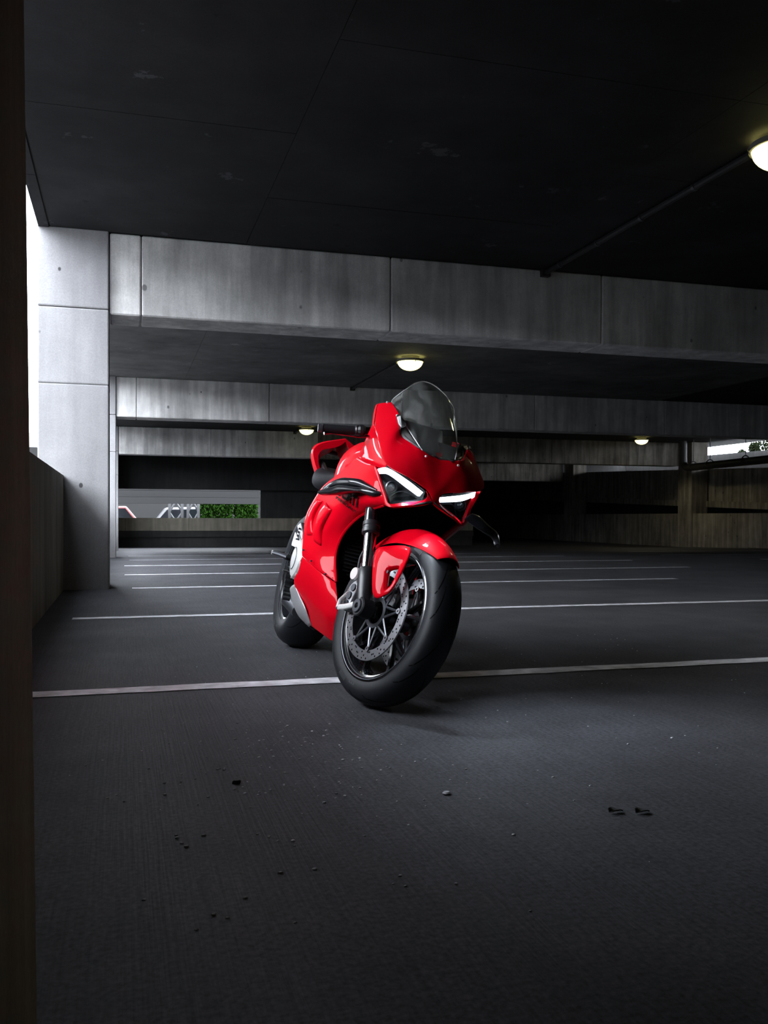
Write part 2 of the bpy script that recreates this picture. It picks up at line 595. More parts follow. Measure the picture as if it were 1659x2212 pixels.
WF = (5, 29.2, -0.31)
for xa, xb in ((-0.7, 0.08), (0.09, 2.0), (2.01, 3.55), (3.56, 6.2), (6.21, 11.6)):
    wbox((xa, 29.2, 0.20), (xb, 29.37, 0.60), 'parapet_panel', M_PARAPET, wf, WF)
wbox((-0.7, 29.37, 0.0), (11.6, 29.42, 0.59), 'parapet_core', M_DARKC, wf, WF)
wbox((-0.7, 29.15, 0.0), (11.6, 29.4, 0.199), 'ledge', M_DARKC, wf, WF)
wbox((-0.7, 29.25, -0.33), (11.6, 29.4, 0.0), 'kerb', M_DARKC, wf, WF)  # near-black ledge and kerb stand for shade along the wall base
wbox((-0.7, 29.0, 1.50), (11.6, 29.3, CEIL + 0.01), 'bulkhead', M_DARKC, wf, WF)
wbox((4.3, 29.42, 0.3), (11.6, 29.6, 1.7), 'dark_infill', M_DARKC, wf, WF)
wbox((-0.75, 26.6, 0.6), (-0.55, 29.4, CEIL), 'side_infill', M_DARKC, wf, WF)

# right-hand side: parapet, columns, the edge of the neighbouring ramp
wr = empty('wall_right', (17.9, 26, -0.31))
tag(wr, kind='structure')
WR = (17.9, 26, -0.31)
for y0, y1 in ((-4.0, 8.3), (8.9, 16.8), (17.4, 25.55), (26.3, 33.6), (34.4, 45)):
    n = max(1, int((y1 - y0) / 2.4))
    for i in range(n):
        a = y0 + (y1 - y0) * i / n
        b_ = y0 + (y1 - y0) * (i + 1) / n
        wbox((17.8, a + 0.004, zf(a) - 0.05), (18.0, b_ - 0.004, 0.80), 'parapet_panel', M_WALL, wr, WR)

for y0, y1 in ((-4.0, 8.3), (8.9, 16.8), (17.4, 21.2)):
    wbox((17.85, y0, 0.80), (18.0, y1, CEIL + 0.01), 'light_block_infill', M_DARKC, wr, WR)  # unseen wall, added to stop daylight entering from the right


def ramp(y, z):
    return z + 0.035 * (y - 23.2)


def slanted(y0, y1, x0, x1, za, zb, name, mt):
    m_ = MB()
    vs = []
    for y in (y0, y1):
        for x in (x0, x1):
            for z in (za, zb):
                vs.append((x - WR[0], y - WR[1], ramp(y, z) - WR[2]))
    m_.add(vs, [(0, 1, 3, 2), (4, 6, 7, 5), (0, 4, 5, 1), (2, 3, 7, 6), (1, 5, 7, 3), (0, 2, 6, 4)])
    return m_.build(name, mt, wr)


for a, b_ in ((-4, 8), (8.02, 17), (17.02, 22.2), (22.22, 25.2), (25.22, 28.2), (28.22, 31.2), (31.22, 34.4), (34.42, 45)):
    slanted(a, b_, 18.40, 18.58, 1.13, 2.17, 'ramp_parapet_panel', M_WALL)
slanted(-4, 45, 18.30, 27.0, 0.93, 1.13, 'ramp_slab', M_WALL)
slanted(-4, 45, 26.0, 26.3, -2.5, 0.95, 'ramp_outer_wall', M_DARKC)
wbox((18.0, -4.3, -3.0), (26.2, -4.0, 1.2), 'ramp_end_wall', M_DARKC, wr, WR)
wbox((11.6, 45.0, -0.4), (27.0, 45.3, 4.2), 'end_wall', M_DARKC, wr, WR)
wbox((11.4, 29.4, -0.4), (11.6, 45.3, CEIL + 0.3), 'inner_wall', M_DARKC, wr, WR)
wbox((18.0, -4.0, -0.6), (26.2, 45, -0.5), 'lower_deck', M_DARKC, wr, WR)
wbox((18.45, -4.3, 4.0), (26.6, 45.3, 4.2), 'sky_block_roof', M_DARKC, wr, WR)  # roof over the open ramp, added to cut the skylight from this side
wbox((18.3, -4.3, CEIL + 0.3), (18.45, 45.3, 4.2), 'sky_block_upstand', M_DARKC, wr, WR)
wbox((18.3, -4.4, 1.0), (27.2, -4.2, 4.2), 'ramp_gable', M_DARKC, wr, WR)
lw = MB()
lw.add([(27.0, 5, 0.9), (27.2, 5, 0.9), (27.2, 45, 2.2), (27.0, 45, 2.2), (27.0, 5, 3.35), (27.2, 5, 3.35), (27.2, 45, 3.75), (27.0, 45, 3.75)],
       [(3, 2, 1, 0), (4, 5, 6, 7), (0, 1, 5, 4), (1, 2, 6, 5), (2, 3, 7, 6), (3, 0, 4, 7)])
lwo = lw.build('ramp_side_wall', M_OUTC)
tag(lwo, kind='structure')
for k, (y0, y1) in enumerate([(8.28, 8.9), (16.8, 17.4), (25.55, 26.3), (33.6, 34.4)]):
    e = empty('concrete_column', (17.8, y0, zf(y0)))
    tag(e, ['concrete column on the right side, nearest bay', 'concrete column on the right side, second bay',
            'concrete column below the drain pipe elbow on the right', 'slim far concrete column between the right-hand parapets'][k], kind='structure')
    MB().box((-0.06, 0, -0.02), (0.55, y1 - y0, CEIL - zf(y0) + 0.005)).build('column_segment', M_WALL, e, bevel=0.012, seg=1)


# ------------------------------------------------------------------ lamps, conduits, drain pipe
M_LAMP = mat('lamp_dome', (0.95, 0.9, 0.6), rough=0.3, emit=(1.0, 0.93, 0.36), estr=3.2)
M_LAMPB = mat('lamp_body', (0.30, 0.29, 0.24), rough=0.5)
M_PIPE = noisy(mat('pipe_grey', (0.03, 0.03, 0.033), rough=0.5), 30, 0.2, 0.05)


def lamp(x, y, label, power=24.0):
    e = empty('ceiling_lamp', (x, y, CEIL))
    tag(e, label, 'lamp', 'round ceiling lamps')
    MB().lathe([(0.0, 0.0001), (0.0, 0.13), (-0.05, 0.15), (-0.055, 0.0001)], ax='z', seg=32, closed=False).build('mount', M_LAMPB, e, smooth=True)
    prof = [(-0.055, 0.0001), (-0.055, 0.19), (-0.075, 0.20)]
    dome = [(-0.075 - 0.14 * sin(a), 0.196 * cos(a)) for a in [pi / 2 * i / 10 for i in range(10)]] + [(-0.215, 0.0001)]
    MB().lathe(dome, ax='z', seg=36, closed=False).build('dome', M_LAMP, e, smooth=True)
    MB().lathe([(-0.05, 0.19), (-0.05, 0.213), (-0.085, 0.213), (-0.085, 0.198)], ax='z', seg=36).build('rim', M_LAMPB, e, smooth=True)
    for a in (0.6, 2.7, 4.8):
        MB().tube([(0.205 * cos(a), 0.205 * sin(a), -0.05), (0.222 * cos(a), 0.222 * sin(a), -0.075), (0.205 * cos(a), 0.205 * sin(a), -0.105)], 0.006, 6).build('latch', M_LAMPB, e, smooth=True)
    ld = bpy.data.lights.new('lamp_light', 'SPOT')
    ld.energy = power
    ld.color = (1.0, 0.88, 0.55)
    ld.spot_size = radians(150)
    ld.spot_blend = 0.25
    ld.shadow_soft_size = 0.12
    lo = bpy.data.objects.new('lamp_light', ld)
    COL.objects.link(lo)
    lo.parent = e
    lo.location = (0, 0, -0.24)
    return e


lamp(4.12, 4.97, 'round glowing ceiling lamp cut by the right edge of the picture')
lamp(4.26, 13.36, 'round glowing ceiling lamp above the motorcycle windscreen')
lamp(4.86, 24.6, 'tiny far ceiling lamp beside the handlebar grip', 6.0)
lamp(15.3, 24.6, 'small far ceiling lamp on the right, above the dark parapets', 70.0)


def conduit(x, y0, y1, label):
    e = empty('conduit', (x, y0, CEIL - 0.03))
    tag(e, label, 'pipe')
    MB().tube([(0, 0, 0), (0, y1 - y0, 0)], 0.026, 10).build('pipe', M_PIPE, e, smooth=True)
    n = int((y1 - y0) / 0.75)
    for i in range(1, n + 1):
        yy = (y1 - y0) * i / (n + 0.5)
        MB().tube([(0, yy - 0.015, 0), (0, yy + 0.015, 0)], 0.033, 10).build('strap', M_GREY, e, smooth=True)
    MB().box((-0.045, y1 - y0 - 0.06, -0.04), (0.045, y1 - y0, 0.03)).build('junction_box', M_PIPE, e, bevel=0.004)


conduit(4.06, 5.12, 8.33, 'dark conduit on the ceiling running to the cropped right-hand lamp')
conduit(4.2, 13.5, 16.8, 'short dark conduit on the ceiling behind the lamp over the windscreen')
conduit(4.8, 24.9, 26.05, 'tiny dark conduit behind the far lamp beside the handlebar')

e = empty('drain_pipe', (17.2, 26, 2.3))
tag(e, 'black drain pipe hung from rods at the right edge, with an elbow', 'pipe')


def dp(p):
    return (p[0] - 17.2, p[1] - 26, p[2] - 2.3)


MB().tube([dp(p) for p in cr([(17.2, 25.22, 3.1), (17.2, 25.21, 2.50), (17.2, 25.17, 2.35), (17.2, 25.02, 2.26), (17.2, 24.7, 2.25)], 16)], 0.115, 14).build('elbow', M_PIPE, e, smooth=True)
MB().tube([dp((17.2, 24.7, 2.25)), dp((17.2, 14.0, 2.36))], 0.115, 14).build('pipe', M_PIPE, e, smooth=True)
for yy in (24.68, 23.84, 22.2, 20.5):
    zz = 2.25 + 0.11 * (24.7 - yy) / 10.7
    MB().tube([dp((17.2 + 0.15 * cos(a), yy, zz + 0.17 * sin(a))) for a in [pi * i / 10 for i in range(11)]], [(0.02, 0.02)] * 11, 8).build('hanger', M_PIPE, e, smooth=True)
    MB().tube([dp((17.2, yy, zz + 0.15)), dp((17.2, yy, CEIL))], 0.012, 6).build('rod', M_PIPE, e, smooth=True)

# ------------------------------------------------------------------ outside, seen through the openings
M_LEAF = noisy(mat('leaf_green', (0.008, 0.026, 0.002), rough=0.8, spec=0.05), 40, 0.6, 0)
M_LEAFD = noisy(mat('leaf_dark', (0.004, 0.006, 0.002), rough=0.8, spec=0.03), 40, 0.4, 0)
M_WHT = mat('white_steel', (0.13, 0.13, 0.135), rough=0.4)
M_BARK = mat('bark', (0.03, 0.022, 0.015), rough=0.9)


def leaves(bm_, c, r, n, size, rnd, block=False):
    for _ in range(n):
        d = Vector((rnd.gauss(0, 1), rnd.gauss(0, 1), rnd.gauss(0, 1))).normalized() * (rnd.random() ** 0.4)
        if block:
            d = Vector((rnd.uniform(-1, 1), rnd.uniform(-1, 1), rnd.uniform(-1, 1)))
        p = Vector(c) + Vector((d.x * r[0], d.y * r[1], d.z * r[2]))
        a = Vector((rnd.gauss(0, 0.5), rnd.gauss(0, 0.5), rnd.gauss(0, 1))).normalized() * size
        b_ = Vector((rnd.gauss(0, 1), rnd.gauss(0, 1), rnd.gauss(0, 0.5))).normalized() * size * 0.6
        bm_.add([p - a, p - b_, p + a, p + b_], [(0, 1, 2, 3)])


rl = random.Random(5)
for (x, yy, rx, lab) in ((3.72, 38, 0.67, 'green leafy hedge beyond the far slot, next to the white trusses'), (4.94, 38, 0.45, 'green leafy hedge beyond the far slot, nearer the motorcycle')):
    e = empty('hedge', (x, yy, -3.2))
    tag(e, lab, 'hedge')
    m_ = MB()
    leaves(m_, (0, 0, 3.9), (rx, 0.45, 1.6), 5200, 0.085, rl, True)
    m_.build('foliage', M_LEAF, e)
    MB().tube([(0, 0, 0), (0.02, 0, 3.5)], 0.08, 8).build('trunk', M_BARK, e)

for (x0, x1, lab) in ((1.74, 2.22, 'white steel truss outside the far slot, left of the pair'), (2.44, 2.84, 'white steel truss outside the far slot, beside the green hedge')):
    e = empty('steel_truss', (x0, 36, -3.2))
    tag(e, lab, 'truss')
    wd = x1 - x0
    for xx in (0.0, wd):
        MB().box((xx - 0.05, -0.05, 0), (xx + 0.05, 0.05, 5.6)).build('post', M_WHT, e)
    for i in range(7):
        z0 = 0.3 + i * 0.75
        MB().tube([(0, 0, z0), (wd, 0, z0 + 0.7)], 0.04, 6).build('brace', M_WHT, e)
        MB().tube([(wd, 0.06, z0), (0, 0.06, z0 + 0.7)], 0.04, 6).build('brace', M_WHT, e)

e = empty('footbridge', (0.8, 34.6, 1.13))
tag(e, 'pale concrete band across the top of the far slot, outside', 'bridge')
for xx in (-2.0, 5.2):
    MB().box((xx, 0.1, -4.33), (xx + 0.25, 0.5, 0.0)).build('pier', M_OUTC, e)
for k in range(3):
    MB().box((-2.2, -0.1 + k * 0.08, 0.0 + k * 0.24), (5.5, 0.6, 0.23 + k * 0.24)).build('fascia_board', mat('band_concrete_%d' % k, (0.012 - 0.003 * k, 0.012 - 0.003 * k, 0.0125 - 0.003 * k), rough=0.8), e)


def car(x, y, body, lab):
    e = empty('parked_car', (x, y, -0.62))
    e.scale = (1.55, 1.3, 1.5)
    tag(e, lab, 'car', 'cars parked outside the far slot')
    side = [(-1.0, 0, 0.2), (-1.02, 0, 0.62), (-0.75, 0, 0.72), (-0.45, 0, 1.12), (0.45, 0, 1.14), (0.75, 0, 0.76), (1.05, 0, 0.66), (1.08, 0, 0.2)]
    MB().prism(side, (0, 1.3, 0)).build('body', body, e, bevel=0.05)
    MB().prism([(-0.66, -0.01, 0.76), (-0.42, -0.01, 1.05), (0.42, -0.01, 1.07), (0.64, -0.01, 0.78)], (0, 0.03, 0)).build('window', M_GLB, e)
    for xx in (-0.62, 0.66):
        MB().lathe([(-0.08, 0.0001), (-0.08, 0.2), (0.08, 0.2), (0.08, 0.0001)], c=(xx, 0.02, 0.2), seg=20).build('wheel', M_RUB, e)


car(-0.55, 40, mat('car_red', (0.10, 0.012, 0.012), rough=0.3), 'dark red car outside, at the left end of the far slot')
car(2.6, 42.5, mat('car_white', (0.10, 0.10, 0.105), rough=0.3), 'white car outside the far slot, left of the trusses')
bk = MB().box((-8, 47, -0.7), (9, 47.3, 4)).build('backdrop_building', mat('far_wall', (0.008, 0.008, 0.008), rough=0.9))
tag(bk, 'grey building wall far beyond the slot', 'building')
dk = MB().box((-8, 36, -0.72), (10, 47, -0.62)).build('street', M_OUTC)
tag(dk, kind='structure')

for (x, y, z, r, lab, cat) in ((33, 42.9, 4.15, 0.32, 'small round treetop beyond the sloping wall at right, left one', 'tree'), (33, 41.9, 4.45, 0.36, 'round treetop beyond the sloping wall at right, middle one', 'tree'),
                               (34, 42.2, 4.75, 0.75, 'bushier treetop beyond the sloping wall at the right edge', 'tree')):
    e = empty('tree', (x, y, -3.2))
    tag(e, lab, cat, 'treetops beyond the sloping wall')
    m_ = MB()
    leaves(m_, (0, 0, z + 3.2), (r * 0.8, r * 0.8, r), 500, 0.09, rl)
    m_.build('foliage', M_LEAFD, e)
    MB().tube([(0, 0, 0), (0, 0, z + 3.0)], 0.07, 6).build('trunk', M_BARK, e)

# unseen low block added on the open left side; it hides the low sky from the deep bays
e = empty('sky_blocker_low', (-9.5, 20, -3.2))
tag(e, 'unseen long low block added beyond the left parapet to hide the low sky', 'building')
M_OPP = concrete('sky_blocker_wall', (0.03, 0.03, 0.03), streak=0.2, blotch=0.2, pits=0.2)
MB().box((-3, -45, 0), (0, -9, 6.9)).build('wall', M_OPP, e)
MB().box((-3.1, -45.2, 6.9), (0.15, -8.9, 7.05)).build('coping', M_OPP, e)
e2 = empty('sky_blocker_tall', (-9.6, 12, -3.2))  # unseen tall block, added to keep sky reflections off the red paint
tag(e2, 'unseen tall dark block added beyond the left parapet to block the sky', kind='structure')
MB().box((-4, 0, 0), (0, 48, 17)).build('wall', M_OPP, e2)
for i in range(9):
    for j in range(4):
        MB().box((0.0, 2 + i * 5.2, 3.6 + j * 3.2), (0.03, 5.4 + i * 5.2, 5.4 + j * 3.2)).build('window', M_MATB, e2)
for k in range(8):
    MB().box((0.0, -42 + k * 5, 4.6), (0.03, -39 + k * 5, 6.0)).build('window', M_BLUE, e)

# ------------------------------------------------------------------ grit on the floor
M_GRIT = noisy(mat('grit', (0.55, 0.55, 0.58), rough=0.8), 80, 0.5, 0)
M_GRITD = mat('dark_grit', (0.02, 0.02, 0.02), rough=0.8)


def stone(m_, x, y, r, rnd, flat=0.6):
    vs = []
    a0 = rnd.uniform(0, 6)
    for ring, (h, q) in enumerate(((0.0, 0.75), (0.35, 1.0), (0.75, 0.6))):
        for k in range(6):
            a = a0 + k * pi / 3
            rr = r * q * rnd.uniform(0.75, 1.2)
            vs.append((x + rr * cos(a) * 1.2, y + rr * sin(a) * 0.8, zf(y) + h * r * flat * 1.6))
    fs = [(k, (k + 1) % 6, 6 + (k + 1) % 6, 6 + k) for k in range(6)] + [(6 + k, 6 + (k + 1) % 6, 12 + (k + 1) % 6, 12 + k) for k in range(6)]
    fs += [tuple(range(12, 18)), tuple(reversed(range(6)))]
    m_.add(vs, fs)


rg = random.Random(11)
gm = MB()
for (x, y) in [(0.153, 2.928), (0.317, 2.897), (0.313, 2.716), (0.455, 2.659), (0.504, 2.558), (0.124, 2.596), (0.049, 2.533), (0.232, 2.907), (0.095, 2.214), (0.092, 2.121), (0.246, 2.305), (0.155, 1.826), (0.103, 1.826), (0.109, 1.793), (0.117, 1.773), (0.258, 1.805), (0.279, 1.786), (0.292, 1.758), (0.321, 1.750), (0.462, 1.738), (0.270, 1.598), (0.333, 1.598), (0.196, 1.507), (0.139, 1.457), (0.159, 1.439), (0.033, 1.546), (0.108, 1.411), (0.386, 2.223), (0.553, 2.302), (0.623, 2.184), (0.764, 2.249), (0.762, 2.058), (1.364, 2.251), (1.369, 2.322), (1.524, 2.279), (1.011, 2.010), (0.752, 1.665), (0.472, 1.527), (0.450, 1.497), (0.467, 1.482), (0.555, 1.468), (0.974, 1.832), (1.065, 1.923), (0.303, 2.085), (0.430, 1.965), (0.486, 2.002)]:
    stone(gm, x, y, rg.uniform(0.0025, 0.0048), rg)
for _ in range(150):
    stone(gm, rg.gauss(0.40, 0.20), rg.gauss(2.32, 0.26), rg.uniform(0.0014, 0.0038), rg)
for _ in range(130):
    stone(gm, rg.uniform(0.15, 2.6), rg.uniform(1.3, 4.5), rg.uniform(0.001, 0.0028), rg)
o = gm.build('floor_grit', M_GRIT)
tag(o, 'pale grit and crumbs scattered on the concrete floor before the motorcycle', 'grit', kind='stuff')
for (x, y), r, mt_, lab in (((0.260, 2.169), 0.011, M_GRITD, 'dark round stone lying alone on the floor, lower left'),
                            ((0.715, 1.953), 0.010, M_GRIT, 'largest pale pebble on the floor in front of the wheel')):
    m_ = MB()
    stone(m_, x, y, r, rg)
    tag(m_.build('pebble', mt_), lab, 'pebble', 'stones on the floor')
for (x, y), lab in (((1.021, 1.732), 'dark dry leaf on the floor, left of the pair at lower right'), ((1.075, 1.714), 'dark dry leaf on the floor, right of the pair at lower right')):
    lf = MB()
    rows = []
    for i in range(7):
        t = i / 6
        wdt = 0.010 * sin(pi * (0.08 + 0.9 * t))
        xx = x + 0.034 * (t - 0.5)
        rows.append([(xx, y - wdt, 0.004 + 0.006 * sin(3 * t)), (xx, y, 0.002 + 0.003 * t), (xx, y + wdt, 0.005 + 0.007 * cos(2 * t))])
    lf.grid(rows)
    tag(lf.build('dry_leaf', M_GRITD, smooth=True, solid=0.0006), lab, 'leaf', 'dry leaves on the floor')


# ================================================================== THE MOTORCYCLE
# local axes: x forward, y to the rider's left, z up; origin below the front axle
BIKE = empty('motorcycle')
BIKE.matrix_world = Matrix(((0.022819, 0.972117, 0.233385, 0.84137), (-0.999740, 0.022188, 0.005327, 2.93910), (0.000000, -0.233445, 0.972370, 0.00000), (0, 0, 0, 1)))
tag(BIKE, 'red and black sport motorcycle with lit headlights leaning on its side stand', 'motorcycle')

RAKE, STEER = radians(24.5), radians(17.0)
AX = Vector((-sin(RAKE), 0, cos(RAKE)))
SRM = Matrix.Rotation(STEER, 3, AX)
SPV, DROP = Vector((0.1, 0, 0)), Vector((0, -0.038, -0.006))


def ST(p):
    """turn a point of the front end about the steering axis"""
    return SPV + SRM @ (Vector(p) - SPV) + DROP


def UNST(p):
    return SRM.transposed() @ (Vector(p) - SPV - DROP) + SPV


def fork_pt(s, v, off=-0.012):
    return Vector((off - sin(RAKE) * s, v, 0.3 + cos(RAKE) * s))


def sym(prof):
    return prof + [(-h, r) for (h, r) in reversed(prof[:-1])]


# ---------------------------------------------------------------- wheels
def groove(path, wd, prof_fn, c):
    """narrow dark sipe laid on the tread; path = list of (angle, v)"""
    rows = []
    P = cr([(a, v, 0) for a, v in path], 14)
    for i, p in enumerate(P):
        q = P[min(i + 1, 13)] - P[max(i - 1, 0)]
        d = Vector((q.x * 0.3, q.y, 0)).normalized()
        na, nv = -d.y / 0.3, d.x
        k = wd * (0.35 + 0.65 * sin(pi * min(1, 0.1 + i / 13)))
        row = []
        for sgn in (-1, 1):
            a, v = p.x + sgn * k * na, p.y + sgn * k * nv
            r = prof_fn(v) + 0.0006
            row.append((c[0] + r * cos(a), c[1] + v, c[2] + r * sin(a)))
        rows.append(row)
    return rows


def prof_radius(prof):
    pts = sorted([(h, r) for h, r in prof if r > 0.24])

    def fn(v):
        v = max(pts[0][0], min(pts[-1][0], v))
        for (h0, r0), (h1, r1) in zip(pts, pts[1:]):
            if h0 <= v <= h1:
                return r0 + (r1 - r0) * (v - h0) / max(h1 - h0, 1e-6)
        return pts[-1][1]
    return fn


def wheel(front):
    c = (0, 0, 0.3) if front else (-1.469, 0, 0.336)
    xf = ST if front else (lambda p: p)
    if front:
        half = [(-.046, .214), (-.050, .226), (-.057, .240), (-.0605, .256), (-.0590, .270), (-.0510, .2830), (-.0370, .2920), (-.0190, .2980), (0, .300)]
        rw, seg = 0.050, 96
    else:
        half = [(-.082, .214), (-.090, .228), (-.098, .248), (-.1010, .268), (-.0960, .290), (-.0800, .311), (-.0550, .326), (-.0270, .3340), (0, .336)]
        rw, seg = 0.084, 96
    prof = sym(half)
    nm = 'front' if front else 'rear'
    tyre = MB().lathe(prof, c, seg=seg).xf(xf).build(nm + '_tyre', M_RUB, BIKE, smooth=True)
    fn = prof_radius(prof)
    g = MB()
    n = 7 if front else 6
    w_ = half[4][0]
    for k in range(n):
        a = 2 * pi * k / n + 0.12
        for s in (-1, 1):
            o_ = 0 if s < 0 else pi / n
            g.grid(groove([(a + o_, s * -w_ * 0.97), (a + o_ + 0.16, s * -w_ * 0.72), (a + o_ + 0.40, s * -w_ * 0.45)], 0.0016, fn, c))
            g.grid(groove([(a + o_ + 0.30, s * -w_ * 0.95), (a + o_ + 0.46, s * -w_ * 0.62), (a + o_ + 0.72, s * -w_ * 0.12)], 0.0019, fn, c))
    tag(g.xf(xf).build('tread_groove', M_GRV, tyre, recalc=False), kind='stuff')
    # moulded sidewall lettering bars
    sb = MB()
    for k in range(2):
        a0 = 4.25 + pi * k
        for i in range(7):
            a = a0 + i * 0.028
            for (r0, r1) in ((0.247, 0.262),):
                if not front:
                    r0, r1 = 0.255, 0.275
                v0 = -0.0612 if front else -0.1018
                sb.add([(c[0] + r * cos(b_), v0, c[2] + r * sin(b_)) for r, b_ in ((r0, a), (r1, a), (r1, a + 0.017), (r0, a + 0.017))], [(0, 1, 2, 3)])
        a0 += 0.30
        for i in range(3):
            a = a0 + i * 0.05
            r0, r1, v0 = (0.244, 0.253, -0.0605) if front else (0.250, 0.262, -0.1016)
            sb.add([(c[0] + r * cos(b_), v0, c[2] + r * sin(b_)) for r, b_ in ((r0, a), (r1, a), (r1, a + 0.045), (r0, a + 0.03))], [(0, 1, 2, 3)])
    tag(sb.xf(xf).build('sidewall_marking', M_TMARK, tyre, recalc=False), kind='stuff')
    rimp = [(-rw + .004, .230), (-rw - .003, .231), (-rw - .004, .223), (-rw + .002, .219), (-rw + .008, .207), (-rw * .35, .199), (rw * .35, .199), (rw - .008, .207), (rw - .002, .219),
            (rw + .004, .223), (rw + .003, .231), (rw - .004, .230), (rw * .4, .212), (-rw * .4, .212)]
    rim = MB().lathe(rimp, c, seg=96).xf(xf).build(nm + '_rim', M_RIM, BIKE, smooth=True, angle=30)
    MB().lathe([(-rw - .0052, .2215), (-rw - .0058, .2235), (-rw - .0048, .2245), (-rw - .0040, .2225)], c, seg=96).xf(xf).build('rim_glint', M_GREY, rim, smooth=True)  # thin grey ring standing in for the reflection along the rim
    hb = 0.055 if front else 0.075
    hub = MB().lathe([(-hb, .016), (-hb, .034), (-hb + .02, .040), (0, .030), (hb - .02, .040), (hb, .034), (hb, .016)], c, seg=32).xf(xf).build('hub', M_GLB, rim, smooth=True)
    for k in range(5):
        a = 2 * pi * k / 5 + (0.35 if front else 0.1)
        for s in (-1, 1):
            pts = []
            for t in [i / 7 for i in range(8)]:
                r = 0.030 + t * 0.172
                aa = a + s * (0.03 + 0.27 * max(0, t - 0.12))
                pts.append((c[0] + r * cos(aa), c[1] + s * 0.0, c[2] + r * sin(aa)))
            MB().tube(pts, [(0.016 - 0.004 * i / 7, 0.0085) for i in range(8)], 8, squash=(0, 1, 0)).xf(xf).build('spoke', M_RIM, rim, smooth=True)
    return c, xf


wheel(True)
wheel(False)


def brake_disc(c, xf, v, R, r, nb, side):
    t = 0.0025
    d = MB().lathe([(v - t, r), (v - t, R), (v + t, R), (v + t, r)], c, seg=96).xf(xf).build('brake_disc', M_STEEL, BIKE, smooth=True, angle=30)
    h = MB()
    wv = R - r
    for k in range(60):
        a = 2 * pi * k / 60
        for q in (((k % 3) * 0.5),):
            rr = r + wv * (0.20 + 0.60 * q)
            for s in (-1, 1):
                vv = v + s * (t + 0.0003)
                ct = (c[0] + rr * cos(a), vv, c[2] + rr * sin(a))
                h.add([(ct[0] + 0.0036 * cos(b_), vv, ct[2] + 0.0036 * sin(b_)) for b_ in [2 * pi * j / 8 for j in range(8)]], [tuple(range(8))])
        rr = r + wv * (0.80 - 0.30 * (k % 3))
        a2 = a + 0.05
        if k % 2:
            for s in (-1, 1):
                vv = v + s * (t + 0.0003)
                ct = (c[0] + rr * cos(a2), vv, c[2] + rr * sin(a2))
                h.add([(ct[0] + 0.0032 * cos(b_), vv, ct[2] + 0.0032 * sin(b_)) for b_ in [2 * pi * j / 8 for j in range(8)]], [tuple(range(8))])
    tag(h.xf(xf).build('drilled_holes', M_HOLE, d, recalc=False), kind='stuff')
    ca = MB()
    ca.lathe([(v - .004, .040), (v - .004, .054), (v + .004, .054), (v + .004, .040)], c, seg=40)
    for k in range(nb):
        a = 2 * pi * k / nb + 0.2
        e_ = (c[0] + (r - .004) * cos(a), v, c[2] + (r - .004) * sin(a))
        for s in (-1, 1):
            b_ = a + s * pi / nb * 0.92
            ca.tube([(c[0] + .05 * cos(b_), v, c[2] + .05 * sin(b_)), e_], [(0.0035, 0.0050), (0.0035, 0.0042)], 6, squash=(0, 1, 0))
        ca.tube([e_, (c[0] + (r + .006) * cos(a), v, c[2] + (r + .006) * sin(a))], [(0.003, 0.010), (0.003, 0.012)], 6, squash=(0, 1, 0))
    ca.xf(xf).build('disc_carrier', M_GREY, d, smooth=True)
    for k in range(nb):
        a = 2 * pi * k / nb + 0.2
        ct = (c[0] + (r - .004) * cos(a), v, c[2] + (r - .004) * sin(a))
        MB().lathe([(-.0065, .004), (-.0065, .0095), (.0065, .0095), (.0065, .004)], ct, seg=16).xf(xf).build('bobbin', M_STEEL, d, smooth=True, angle=30)
    return d


brake_disc((0, 0, 0.3), ST, -0.074, 0.165, 0.131, 8, -1)
brake_disc((0, 0, 0.3), ST, 0.074, 0.165, 0.131, 8, 1)
brake_disc((-1.469, 0, 0.336), lambda p: p, 0.10, 0.122, 0.095, 6, 1)

